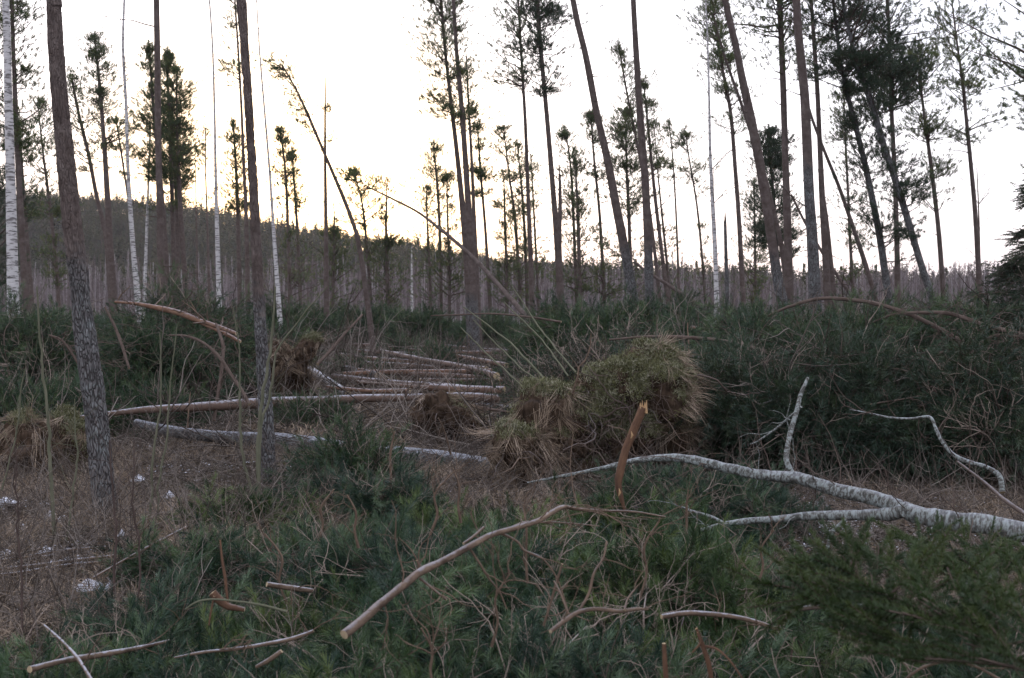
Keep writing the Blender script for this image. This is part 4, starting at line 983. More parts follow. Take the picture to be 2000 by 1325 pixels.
# ------------------------------------------------------------------ uprooted root plates
def root_plate(label, lumps, d, seed, roots=12, moss=600, hang=120, mossmat='moss', soilm='soil', twist=0):
    rng = np.random.default_rng(seed); b = Buf(); pts = []; nr = []
    c0 = None
    for (px, py, wx, wz, dy, tilt) in lumps:
        c = at(px, py, d + dy); a = wx * .5 * d / F; c_ = wz * .5 * d / F; by = min(a, c_) * .75
        if c0 is None: c0 = c.copy(); c0[2] = terr(c[0], c[1])
        nt_, nph = 170, 110; th = np.linspace(0, 2 * pi, nt_, endpoint=False); ph = np.linspace(0.02, pi - .02, nph)
        TH, PH = np.meshgrid(th, ph); U = np.stack([np.cos(TH) * np.sin(PH), np.sin(TH) * np.sin(PH), np.cos(PH)], -1)
        Pq = U * np.array([a, by, c_]); ct, st = math.cos(tilt), math.sin(tilt)
        Pq = np.stack([Pq[..., 0] * ct + Pq[..., 2] * st, Pq[..., 1], -Pq[..., 0] * st + Pq[..., 2] * ct], -1)
        nn = nrm(Pq)
        w_ = Pq + c
        disp = (fbm(w_ * 3.2 + seed, 4) - .45) * 1.5 * min(a, c_) + (fbm(w_ * 8, 4) - .46) * .26
        w_ = w_ + nn * disp[..., None]
        i = np.arange(nph - 1)[:, None]; j = np.arange(nt_)[None, :]; j2 = (j + 1) % nt_
        Q = np.stack([i * nt_ + j, (i + 1) * nt_ + j, (i + 1) * nt_ + j2, i * nt_ + j2], -1).reshape(-1, 4)
        b.add(w_.reshape(-1, 3), Q, fr=.05); pts.append(w_.reshape(-1, 3))
        gx = np.cross(np.gradient(w_, axis=1), np.gradient(w_, axis=0)); gn = nrm(gx); sgn = np.sign((gn * nn).sum(-1))[..., None]; nr.append((gn * sgn).reshape(-1, 3))
    root = empty('root_plate', c0, label, 'tree stump')
    b.build('soil_clod', [M[soilm]], root)
    P = np.vstack(pts); G = np.vstack(nr)
    sel = np.where((G[:, 2] + rng.normal(size=len(P)) * .15 > .22) & (fbm(P * 1.7 + 3, 2) > .30) & (P[:, 0] - c0[0] + (P[:, 2] - c0[2] - .9) * .9 + rng.normal(size=len(P)) * .2 > -.15) if seed != 31 else (G[:, 2] + rng.normal(size=len(P)) * .2 + .5 * (P[:, 0] - c0[0] > .40) * (P[:, 2] - c0[2] > .55) - .6 * (P[:, 2] - c0[2] < .55) - .25 * (P[:, 0] - c0[0] < .35) > .35) & (G[:, 1] < .6) & (fbm(P * 5.5 + 1, 3) > .43))[0]
    idx = rng.choice(sel, min(moss, len(sel) * 3)) if len(sel) else np.arange(20); 
    scatter('moss', MOSS, [M[mossmat]], P[idx] + rng.normal(size=(len(idx), 3)) * .015 - G[idx] * .01, G[idx] + [0, 0, .4], rng.uniform(.6, 1.7, len(idx)), rng, root)
    top = np.where((G[:, 2] > -.05) & (G[:, 2] < .75) & (G[:, 1] < .5) & ((seed != 31) | (P[:, 0] < c0[0] + .12) | (P[:, 0] > c0[0] + 1.0)))[0]; top = top if len(top) else np.arange(len(P)); idx = rng.choice(top, hang)
    D = G[idx] * .9 + np.array([0, 0, -.75]) + rng.normal(size=(hang, 3)) * .35
    scatter('hanging_grass', HANG, [M['grass']], P[idx], D, rng.uniform(.3, .9, hang), rng, root)
    hg = {31: 110, 34: 90}.get(seed, 40); idx = rng.choice(sel if len(sel) else np.arange(len(P)), hg); scatter('green_grass', GRASS, [M['ggrass']], P[idx], G[idx] + rng.normal(size=(hg, 3)) * .5 + [0, 0, .3], rng.uniform(.25, .6, hg), rng, root)
    low = np.where((G[:, 2] < .25) & (G[:, 1] < .2))[0]
    for k in range(roots):
        p = P[rng.choice(low)]; n = G[rng.choice(low)]; dd = nrm(np.array([rng.normal() * .8, -abs(rng.normal()) * .6 - .2, rng.normal() * .6 - .3])); L = rng.uniform(.3, .9)
        Q = limb(p, dd, L, 0, 0, rng, 9, .05, .3); bb = Buf(); r = rng.uniform(.005, .015); bb.tube(Q, np.linspace(r, r * .3, len(Q)), 6, 0, frost=.3)
        side_twigs(bb, Q, rng, 3, L * .4, r * .4, 0, -.1, 0, .3); bb.build('root', [M['palebr' if k % 3 == 0 else 'twig']], root)
    bb = Buf()
    for k in range(roots * 11):
        p = P[rng.choice(low)]; Q = limb(p, [rng.normal() * .7, -.5 - rng.random() * .4, -.5 + rng.normal() * .5], rng.uniform(.15, .5), 0, 0, rng, 6, .05, .35); bb.tube(Q, np.linspace(.0035, .0015, len(Q)), 3, 0)
    bb.build('fine_roots', [M['twig']], root, True, 'stuff')
    return root
root_plate('big mossy root plate with hanging dry grass in the middle, largest of the uprooted ones',
           [(1085, 845, 150, 170, 0, .5), (1120, 795, 130, 70, .0, .25), (1190, 785, 170, 110, .1, -.1), (1262, 752, 170, 130, .0, .35), (1195, 860, 150, 170, .6, 0), (1300, 800, 110, 190, .4, -.25), (1235, 830, 130, 120, .1, 0), (1022, 900, 130, 110, -.3, .5), (1110, 920, 200, 60, .1, 0)], 12.0, 31, 60, 18000, 560)
root_plate('small mossy root plate tilted up behind the second near trunk', [(575, 705, 110, 50, 0, -.75), (560, 745, 90, 100, .4, 0), (548, 700, 50, 60, .1, 0)], 20.8, 32, 10, 3200, 120)
root_plate('dark root plate full of bare roots behind the thick frosted grey log', [(862, 812, 120, 80, 0, .1), (905, 845, 110, 70, .2, .1)], 15.4, 33, 40, 60, 50)
root_plate('low dark mossy mound with straw grass at the left edge of the picture', [(50, 880, 150, 95, 0, .1), (130, 870, 90, 90, .3, 0)], 13.2, 34, 14, 900, 110)
root_plate('little mossy hump just left of the second near trunk', [(470, 752, 60, 80, 0, 0)], 22.5, 35, 5, 260, 60)
root_plate('tiny distant upturned root clump at the back of the clearing', [(858, 690, 42, 26, 0, 0)], 38, 36, 8, 30, 40)

# ------------------------------------------------------------------ fallen green pine tops
def fallen_crown(label, px, d, rx, ry, h, nb=40, per=14, lod='mid', seed=1, matn='n_mid', az=0.0, z0=0.0, bare=.13, protos=None, group=None, wood='twig', name='fallen_pine_top'):
    rng = np.random.default_rng(seed); cx = (px - 1000) / F * d; cz = terr(cx, d) + z0
    root = empty(name, (cx, d, cz), label, 'fallen tree', group); c, s = math.cos(az), math.sin(az)
    def W(p): return np.array([cx + p[0] * c - p[1] * s, d + p[0] * s + p[1] * c, cz + p[2]])
    st = np.array([W([-rx, 0, h * .12]), W([0, rng.normal() * .1, h * .35]), W([rx, 0, h * .45])]); st = spline(st, 6)
    b = Buf(); b.tube(st, np.linspace(.06, .02, len(st)) * min(1, rx), 8, 0, trconst=.9, frost=.3); b.build('stem', [M['pine'], M['cut']], root)
    b = Buf(); bw = Buf(); P = []; D = []; r0 = .0065 if lod == 'near' else .010
    lump = rng.uniform(0, 100)
    for i in range(nb):
        a = rng.uniform(0, 2 * pi); q = rng.random() ** .55
        k = .58 + .74 * float(vnoise(np.array([math.cos(a) * q * rx * 3.2 + lump, math.sin(a) * q * ry * 3.2, 0.5])))
        e = np.array([math.cos(a) * q * rx, math.sin(a) * q * ry, h * math.sqrt(max(0, 1 - q * q)) * .95]) * k
        t0 = rng.uniform(-.8, .6); o = np.array([t0 * rx, 0, h * .25]); o = o * .7 + e * .3 * np.array([1, 1, 0])
        mid = (o + e) / 2 + np.array([0, 0, h * .28 * rng.random()]) + rng.normal(size=3) * .07; tip = e + (e - mid) * .15
        B = spline([W(o), W(mid), W(tip)], 6); isb = rng.random() < bare
        if isb: B = spline([W(o), W(mid), W(tip + np.array([rng.normal() * .1, rng.normal() * .1, .12 + .18 * rng.random()]) * min(1, h + .3))], 6)
        (bw if isb else b).tube(B, np.linspace(r0 * rng.uniform(.9, 1.6), r0 * .4, len(B)), 5, 0, frost=.6 if rng.random() < .4 else 0)
        side_twigs(bw if isb or rng.random() < .35 else b, B, rng, 6 if isb else 3, .35 if lod == 'near' else .5, r0 * .5, 0, .25, 1 if isb else 0, .25)
        if isb: continue
        hang = rng.uniform(-.75, .0)
        for m in range(max(3, per // 2)):
            u = (.12 + .88 * (m + rng.random()) / max(3, per // 2)) ** .8 * (len(B) - 1.01); j = int(u); p = B[j] + (B[j + 1] - B[j]) * (u - j); t_ = nrm(B[j + 1] - B[j])
            off = rng.normal(size=3) * np.array([.12, .12, .07]) * (1.0 if lod == 'near' else 1.3); c_ = p + off * .55; gd = nrm(t_ * 1.0 + nrm(off) * .65 + rng.normal(size=3) * .22 + np.array([0, 0, hang]))
            P.append(c_); D.append(gd)
            if rng.random() < .6: P.append(c_ + rng.normal(size=3) * .03); D.append(nrm(gd + rng.normal(size=3) * .4))
    b.build('branches', [M[wood]], root, True, 'stuff'); bw.build('bare_twigs', [M['greytwig']], root, True, 'stuff')
    P = np.array(P); D = np.array(D); gz = terrain(P[:, 0], P[:, 1]); P[:, 2] = np.maximum(P[:, 2], gz + .02)
    pr = protos or (NEARS if lod == 'near' else MIDS)
    scatter('needles', pr, [M[matn], M['dark']], P, D, rng.uniform(.7, 1.2, len(P)) * (1.0 if lod == 'near' else 1.25 if lod == 'mid' else 1.9), rng, root)
    return root
# foreground heap (near)
FG = [
 (1000, 3.9, .62, .5, .50, 'blue-green needle heap at the bottom centre edge of the picture'),
 (700, 4.1, .70, .5, .50, 'green pine top at the bottom, under the lower end of the long pale branch'),
 (450, 4.5, .70, .55, .42, 'pine top at the bottom left around the pale cut stub'),
 (140, 4.9, .75, .55, .42, 'dark pine brush in the bottom left corner below the snow patch'),
 (1330, 4.1, .65, .5, .48, 'needle brush around the orange splinters at the bottom edge'),
 (1150, 4.8, .80, .6, .58, 'bushy green heap under the forked brown branch low in the middle'),
 (820, 5.2, .80, .6, .60, 'pine top right under the middle of the long pale branch'),
 (1450, 5.1, .75, .55, .48, 'green brush around the frosted short pole at lower right'),
 (1700, 4.5, .75, .5, .36, 'brush below the spruce sprays near the bottom right'),
 (1950, 4.8, .70, .5, .42, 'brush at the right edge under the cut frosted bough'),
 (600, 5.9, .8, .6, .36, 'low pine brush left of the middle around the small frosted pole'),
 (300, 6.2, .70, .5, .26, 'flat pine brush at left near the big snow patch'),
 (1020, 6.3, .95, .7, .66, 'high green heap just beyond the top end of the long pale branch'),
 (1290, 6.2, .80, .6, .62, 'green heap around the foot of the broken orange stick'),
 (740, 6.9, .9, .6, .56, 'green pine top left of centre with pale twigs standing out'),
 (1480, 6.7, .75, .5, .40, 'pine brush below the fork of the lichened bough'),
 (930, 8.3, .9, .6, .36, 'pine top in front of the big root plate, left side'),
 (770, 9.3, .2, .22, .62, 'upright fresh green pine top in front of the thick frosted log'),
 (600, 8.0, .5, .4, .24, 'low brush beside the foot of the second near trunk'),
 (1180, 8.6, .9, .6, .50, 'pine brush right below the big root plate'),
 (1420, 9.6, .8, .6, .38, 'dim pine brush behind the orange stick under the lichened bough'),
 (400, 7.6, .6, .35, .24, 'low green pine litter left of the low brush by the small frosted pole'),
 (480, 9.6, .55, .3, .18, 'thin green litter between the two near trunk feet'),
 (640, 10.4, .6, .35, .30, 'green boughs in front of the middle of the thick frosted log'),
 (1300, 7.5, .7, .5, .40, 'pine brush between the orange stick and the lower arm of the bough'),
 (1050, 7.5, .8, .5, .48, 'green brush in front of the hanging roots of the big root plate'),
 (1270, 9.9, .7, .4, .32, 'dark brush tucked against the foot of the big root plate'),
 (1900, 6.0, .6, .4, .28, 'thin needle brush under the thick end of the lichened bough'),
]
for i, (px, d, rx, ry, h, lab) in enumerate(FG):
    fallen_crown(lab, px, d, rx, ry, max(.12, h - .10), nb=int(18 + 24 * rx * ry / .4), per=15, lod='near', seed=900 + i, matn=['n_near', 'n_near2', 'n_near3'][(i * 7) % 3], bare=.2, az=(i * 1.3) % 3.1, wood='twig')
# wall of tops on the right
RW = [
 (1430, 13.2, 1.5, 1.1, 1.15, 'green brush wall right behind the big root plate', 'n_dark'),
 (1650, 13.0, 1.6, 1.1, 1.25, 'shadowy brush wall above the lichened bough', 'n_dark'),
 (1890, 12.3, 1.5, 1.1, 1.25, 'dark brush wall at the right edge behind the crooked white branch', 'n_dark'),
 (1540, 15.5, 1.9, 1.3, 1.60, 'green heap at the foot of the thickest straight right trunk', 'n_mid'),
 (1790, 15.6, 1.9, 1.3, 1.65, 'upper brushwood under the arching dead poles on the right', 'n_mid'),
 (2010, 15.2, 1.7, 1.3, 1.65, 'upper brushwood beneath the edge spruce', 'n_mid'),
 (1180, 17.0, 1.5, 1.2, 1.55, 'dark dense spruce-like top behind the big root plate, crossing the bent saplings', 'n_dark'),
 (1085, 16.6, .75, .7, 1.1, 'dark top beside the ends of the felled logs', 'n_dark'),
 (1340, 18.5, 1.7, 1.3, 1.55, 'green brushwood below the slim white birch', 'n_mid'),
 (1480, 21.0, 1.9, 1.4, 1.55, 'brushwood between the white birch and the leaning right pines', 'n_mid'),
 (1700, 22.5, 2.4, 1.5, 1.65, 'brushwood at the feet of the far right pines', 'n_mid'),
 (1930, 21.5, 2.3, 1.5, 1.65, 'farther brushwood left below the edge spruce', 'n_mid'),
]
for i, (px, d, rx, ry, h, lab, mn) in enumerate(RW):
    fallen_crown(lab, px, d, rx, ry, h, nb=int(50 + 26 * rx * ry), per=15, lod='mid', seed=1300 + i, matn=mn, az=(i * .9) % 3.1, bare=.2, protos=SPRUCEM if mn == 'n_dark' and i in (6, 7) else None, wood='twig')
# left heaps
LH = [
 (690, 12.1, .22, .2, .20, 'green boughs draped over the middle of the thick frosted grey log'),
 (310, 18.7, 1.3, .8, 1.42, 'dense brush carrying the pale broken log'),
 (690, 27.0, .5, .4, .12, 'green brush lying in the felled row near its left end'),
 (850, 31.0, .6, .4, .12, 'green brush lying across the middle of the felled row'),
 (790, 38.0, .7, .4, .15, 'dim brush among the rear logs of the felled row'),
 (940, 23.0, .5, .4, .12, 'brush at the right ends of the reddish front logs'),
 (160, 17.0, 1.0, .6, .40, 'brush below the left end of the long orange log'),

 (50, 21.5, 2.0, 1.3, 1.62, 'green brushwood at the foot of the thick white birch on the left'),
 (240, 22.5, 1.9, 1.2, 1.25, 'brushwood under the pale broken log on the left'),
 (400, 23.0, 1.5, 1.1, 1.2, 'brushwood right of the straight orange trunk'),
 (60, 16.0, 1.2, .8, .55, 'lower brushwood left of the largest near trunk'),
 (310, 17.5, 1.2, .6, .22, 'dense green brush between the two large near trunks'),
 (400, 24.5, 1.2, .8, .70, 'brush behind the second near trunk and above the long orange log'),
 (370, 21.5, 1.5, 1.1, 1.95, 'highest rounded pine top on the left rising behind the pale broken log'),
 (110, 24.0, 2.2, 1.4, 1.30, 'far left brushwood between the red stems'),
 (500, 29.0, 1.7, 1.2, 1.05, 'brushwood beyond the small mossy root plate'),
 (600, 17.0, .7, .5, .2, 'green brush between the long orange log and the frosted one'),
 (560, 40.0, 2.0, 1.1, 1.30, 'low brushwood left rear of the clearing'),
 (825, 50.0, 1.5, 1.2, 1.35, 'rounded green pine top standing out at the rear of the clearing'),
 (730, 55.0, 4.0, 1.6, 1.25, 'wide brushwood behind the felled logs, left part'),
 (950, 48.0, 2.4, 1.2, 1.1, 'brushwood at the feet of the tall central pair'),
 (1110, 27.0, 1.4, 1.2, 1.40, 'brushwood at the lower end of the bowed pine'),
 (620, 58.0, 4.5, 1.6, 1.2, 'distant low brushwood behind the tall central pair'),
 (1200, 26.0, 2.0, 1.3, 1.55, 'brushwood at the feet of the two big middle pines'),
 (1330, 30.0, 2.2, 1.4, 1.50, 'brushwood behind the orange log right of centre'),
]
for i, (px, d, rx, ry, h, lab) in enumerate(LH):
    fallen_crown(lab, px, d, rx, ry, h, nb=int(46 + 22 * rx * ry), per=14, lod='mid' if d < 24 else 'far', seed=1500 + i, matn='n_mid', az=(i * .7) % 3.1, bare=.2, wood='twig')

# ------------------------------------------------------------------ single branches, poles and sticks
br_seed = [3000]
def branch(label, pts, d, matn='twig', twigs=6, tl=.35, tr_=.004, sidearms=(), frost=.3, name='broken_branch', cat='branch', cap=None, sides=10, lev=1, up=.25, wob=.55):
    br_seed[0] += 1; rng = np.random.default_rng(br_seed[0])
    def wp(pl, d):
        out = []
        for i, (px, py, wd) in enumerate(pl):
            dd = d if isinstance(d, (int, float)) else d[0] + (d[1] - d[0]) * i / (len(pl) - 1); out.append([*at(px, py, dd), wd * .5 * dd / F])
        return spline(out, 9)
    W = wp(pts, d); mid = W[len(W) // 2, :3]; root = empty(name, mid, label, cat); b = Buf()
    b.tube(W[:, :3], W[:, 3], sides, 0, frost=frost, capmat=1, trconst=.8, disp=lambda bk, R, L: R * wob * (fbm(bk * np.array([30, 30, 14]) + br_seed[0], 2) - .37))
    b.build('stem', [M[matn], M[cap or 'cut']], root)
    for pl, dd in sidearms:
        A = wp(pl, dd); bb = Buf(); bb.tube(A[:, :3], A[:, 3], 10, 0, frost=frost, capmat=0 if matn == 'bough' else 1, disp=lambda bk, R, L: R * .3 * (fbm(bk * 25, 2) - .37))
        side_twigs(bb, A[:, :3], rng, 3 if twigs else 0, tl * .7, tr_, 0, up, 0, .3); bb.build('side_branch', [M[matn], M[cap or 'cut']], root)
    if twigs:
        bb = Buf(); side_twigs(bb, W[:, :3], rng, twigs, tl, tr_, 0, up, lev); bb.build('twigs', [M[matn if matn != 'bough' else 'twig']], root, True, 'stuff')
    return root
branch('large lichened pale bough forking as it reaches in from the right edge',
       [(2080, 1050, 40), (2000, 1040, 38), (1930, 1026, 38), (1860, 1017, 37), (1800, 1008, 36), (1755, 990, 33), (1710, 974, 30), (1650, 962, 27), (1600, 947, 25), (1555, 934, 23), (1500, 930, 21), (1450, 921, 20), (1400, 910, 19), (1350, 898, 17), (1300, 894, 14), (1240, 900, 11), (1180, 914, 8), (1110, 928, 6), (1030, 943, 3)],
       (6.9, 8.8), 'bough', 30, .5, .004,
       [([(1765, 998, 27), (1740, 1004, 27), (1700, 1006, 22), (1640, 1007, 20), (1580, 1008, 17), (1520, 1014, 14), (1460, 1018, 13), (1410, 1026, 11), (1370, 1036, 8)], (7.35, 7.9)),
        ([(1560, 938, 15), (1546, 922, 12), (1536, 898, 11), (1539, 868, 10), (1545, 840, 10), (1557, 800, 9), (1564, 770, 8), (1578, 738, 6)], (8.0, 8.3)),
        ([(1565, 795, 5), (1545, 812, 4), (1515, 838, 4), (1480, 862, 3), (1465, 868, 2)], (8.2, 8.5)),
        ([(1655, 1012, 8), (1625, 1040, 7), (1617, 1070, 6), (1617, 1095, 5)], (7.5, 7.5)),
        ([(1420, 1026, 8), (1390, 1010, 6), (1350, 998, 5), (1330, 990, 4)], (7.8, 8.0))], .35, sides=20)
branch('crooked thin white branch standing in the dark brush at the right', [(1958, 962, 11), (1952, 930, 10), (1925, 912, 9), (1890, 902, 9), (1862, 888, 8), (1840, 862, 8), (1828, 838, 7), (1815, 815, 6), (1780, 818, 4), (1740, 816, 4), (1700, 808, 3), (1660, 800, 2)], (8.6, 9.3), 'bough', 10, .4, .004, frost=.6)
branch('dead pole running into the lower right below the crooked white branch', [(1870, 902, 4), (1920, 940, 6), (1960, 975, 8), (2010, 1010, 9)], (8.6, 7.4), 'twig', 4, .3, .004)
branch('upright broken stick of fresh orange wood leaning in front of the big root plate', [(1221, 1000, 5), (1214, 975, 9), (1208, 945, 14), (1213, 915, 16), (1222, 880, 16), (1234, 850, 16), (1246, 820, 16), (1257, 796, 17)], 5.3, 'stick', 0, frost=0, cap='wood', name='broken_stick', cat='stick', sides=18)
stick = [o for o in COL.objects if o.get('label', '').startswith('upright broken stick')][0]
bb = Buf(); rr = np.random.default_rng(9)
for k in range(9):
    p = at(1257 + rr.uniform(-7, 7), 797 + rr.uniform(-2, 2), 5.3 + rr.uniform(-.015, .015)); q = p + np.array([rr.normal() * .004, rr.normal() * .003, rr.uniform(.01, .035)]); bb.tube(np.array([p - [0, 0, .02], p, q]), [.006, .005, .0008], 4, 0)
bb.build('jagged_end', [M['wood']], stick, True, 'stuff')
for (x, y, L) in [(1233, 850, 7), (1209, 962, 8)]:
    bb = Buf(); bb.tube(np.array([at(x, y - L, 5.27), at(x + 2, y, 5.262), at(x - 1, y + L, 5.27)]), [.001, .0055, .001], 5, 0); bb.build('torn_patch', [M['wood']], stick)
branch('long pale brown branch rising from the lower left to the centre of the foreground',
       [(672, 1240, 18), (705, 1214, 17), (745, 1178, 17), (785, 1146, 16), (820, 1118, 16), (850, 1103, 14), (880, 1088, 13), (920, 1066, 12), (960, 1045, 12), (1005, 1032, 11), (1050, 1018, 10), (1075, 1003, 10), (1100, 991, 9), (1130, 995, 7), (1180, 998, 5), (1240, 1000, 4), (1300, 1010, 3)],
       (3.9, 5.0), 'palebr', 12, .28, .003,
       [([(980, 1042, 6), (1010, 1058, 5), (1025, 1076, 5), (1060, 1092, 4), (1088, 1130, 3), (1105, 1180, 3), (1110, 1200, 2)], (4.55, 4.5)),
        ([(915, 1068, 5), (935, 1098, 5), (955, 1130, 4), (975, 1155, 3), (990, 1190, 3)], (4.4, 4.4)),
        ([(815, 1120, 7), (818, 1105, 6), (815, 1095, 6)], (4.2, 4.2)),
        ([(820, 1130, 6), (845, 1150, 5), (872, 1172, 4)], (4.2, 4.15)),
        ([(980, 1040, 5), (1020, 1022, 5), (1050, 1020, 4), (1110, 1022, 3), (1170, 1028, 2)], (4.6, 4.8)),
        ([(905, 1062, 5), (925, 1048, 6), (945, 1030, 5)], (4.4, 4.5))], .5, sides=16)
branch('forked reddish-brown branch low in the middle foreground', [(1075, 1234, 8), (1100, 1215, 9), (1130, 1196, 10), (1165, 1190, 9), (1210, 1194, 8), (1240, 1190, 7), (1265, 1190, 5)], (3.8, 4.1), 'palebr', 5, .2, .002,
       [([(1130, 1195, 6), (1150, 1160, 6), (1160, 1120, 5), (1178, 1090, 4), (1185, 1058, 4)], (3.95, 4.1)), ([(1110, 1200, 5), (1095, 1160, 4), (1082, 1135, 3)], (3.9, 4.0)), ([(1220, 1192, 5), (1226, 1170, 4), (1245, 1145, 3)], (4.0, 4.1))], .2)
branch('leaning forked twig above the forked reddish branch', [(1062, 1222, 5), (1075, 1180, 5), (1088, 1135, 5), (1098, 1102, 4)], 4.1, 'palebr', 3, .15, .002)
branch('short frosted curved pole at the lower right of the foreground', [(1292, 1205, 9), (1340, 1198, 11), (1390, 1200, 11), (1440, 1206, 10), (1480, 1216, 9), (1520, 1230, 7)], (4.2, 4.4), 'palebr', 3, .2, .003, frost=1)
branch('upright thin orange stub at the bottom edge right of centre', [(1303, 1345, 11), (1299, 1300, 10), (1297, 1257, 9)], 3.3, 'stick', 0, frost=0, cap='cut', name='broken_stick', cat='stick')
branch('split curved orange splinter at the bottom edge', [(1392, 1350, 9), (1385, 1300, 10), (1372, 1260, 9), (1360, 1228, 5)], 3.3, 'stick', 0, frost=0, cap='wood', name='broken_stick', cat='stick',
       sidearms=[([(1375, 1262, 5), (1400, 1268, 5), (1425, 1290, 4), (1450, 1325, 3)], (3.3, 3.2)), ([(1362, 1235, 4), (1368, 1255, 5), (1352, 1275, 3)], (3.29, 3.28))])
branch('long pale frosted pole lying along the bottom left', [(58, 1308, 13), (110, 1294, 12), (160, 1285, 12), (205, 1278, 11), (260, 1268, 9), (330, 1252, 6)], (4.4, 5.0), 'palebr', 4, .3, .003, frost=1)
branch('upper frosted thin stem lying level at the lower left edge', [(-20, 1098, 5), (60, 1086, 6), (130, 1075, 6), (215, 1068, 4)], (8.3, 8.7), 'palebr', 4, .3, .003, frost=1)
branch('middle frosted thin stem lying level at the lower left edge', [(-20, 1114, 5), (60, 1106, 7), (150, 1094, 6), (240, 1084, 4)], (7.9, 8.4), 'palebr', 4, .3, .003, frost=1)
branch('lowest frosted thin stem lying level at the lower left edge', [(-20, 1126, 6), (50, 1118, 7), (120, 1106, 7), (200, 1098, 5)], (7.6, 8.1), 'palebr', 4, .3, .003, frost=1)
branch('slanting bundle twig rising from the snow patch toward the near trunk foot', [(180, 1130, 4), (250, 1090, 5), (310, 1058, 6), (365, 1030, 5)], (7.2, 8.2), 'palebr', 8, .35, .003, frost=.6)
branch('thin frosted twig crossing the long pole at the bottom left', [(86, 1222, 5), (120, 1252, 6), (150, 1284, 7), (180, 1330, 7)], (4.9, 4.3), 'palebr', 2, .2, .003, frost=1)
branch('reddish stub with a pale sawn end at lower left', [(415, 1158, 17), (428, 1172, 17), (445, 1184, 14), (462, 1188, 12), (478, 1191, 9)], 5.0, 'stick', 0, frost=.3, cap='cut', name='sawn_stub', cat='stump', sides=18,
       sidearms=[([(445, 1180, 5), (440, 1130, 6), (434, 1095, 5), (430, 1055, 3)], (5.0, 5.05)), ([(418, 1165, 4), (412, 1195, 4), (408, 1222, 3)], (4.98, 4.96))])
branch('short frosted pole with bark flakes, left of the pale branch', [(521, 1142, 10), (550, 1146, 11), (585, 1151, 10), (610, 1154, 8)], (5.6, 5.7), 'palebr', 2, .2, .003, frost=1)
branch('arching greenish sapling stem over the sawn stub', [(362, 1190, 3), (385, 1176, 4), (415, 1171, 4), (455, 1174, 4), (510, 1182, 5), (560, 1195, 5)], 4.85, 'sapling', 0, frost=0)
branch('frosted twig line at the bottom left of the pale branch', [(340, 1285, 4), (400, 1274, 6), (460, 1268, 7), (520, 1258, 8), (570, 1248, 8), (612, 1233, 7)], (4.5, 4.6), 'palebr', 5, .25, .003, frost=1)
branch('short frosted piece slanting at the bottom near the pale branch', [(500, 1303, 6), (525, 1290, 9), (550, 1272, 8)], 4.1, 'palebr', 0, frost=1)
branch('dark bough with a fresh orange cut face at the right edge', [(1935, 1132, 16), (1950, 1158, 16), (1972, 1178, 17), (2010, 1200, 19), (2060, 1220, 20)], (5.0, 4.6), 'bough', 0, frost=.2, cap='wood', sides=16)
branch('frosted short branch beside the orange cut face', [(1885, 1146, 9), (1920, 1128, 14), (1950, 1112, 15)], 5.3, 'bough', 2, .2, .003, frost=1)
branch('frosted dim pole under the spruce sprays', [(1530, 1195, 8), (1590, 1186, 11), (1660, 1182, 10), (1750, 1196, 8)], (4.6, 4.5), 'twig', 4, .3, .003, frost=1)
branch('arched bare twig at the bottom right edge of the picture', [(1765, 1330, 5), (1800, 1305, 6), (1850, 1292, 7), (1900, 1300, 6), (1955, 1328, 6)], 3.4, 'palebr', 3, .2, .002)
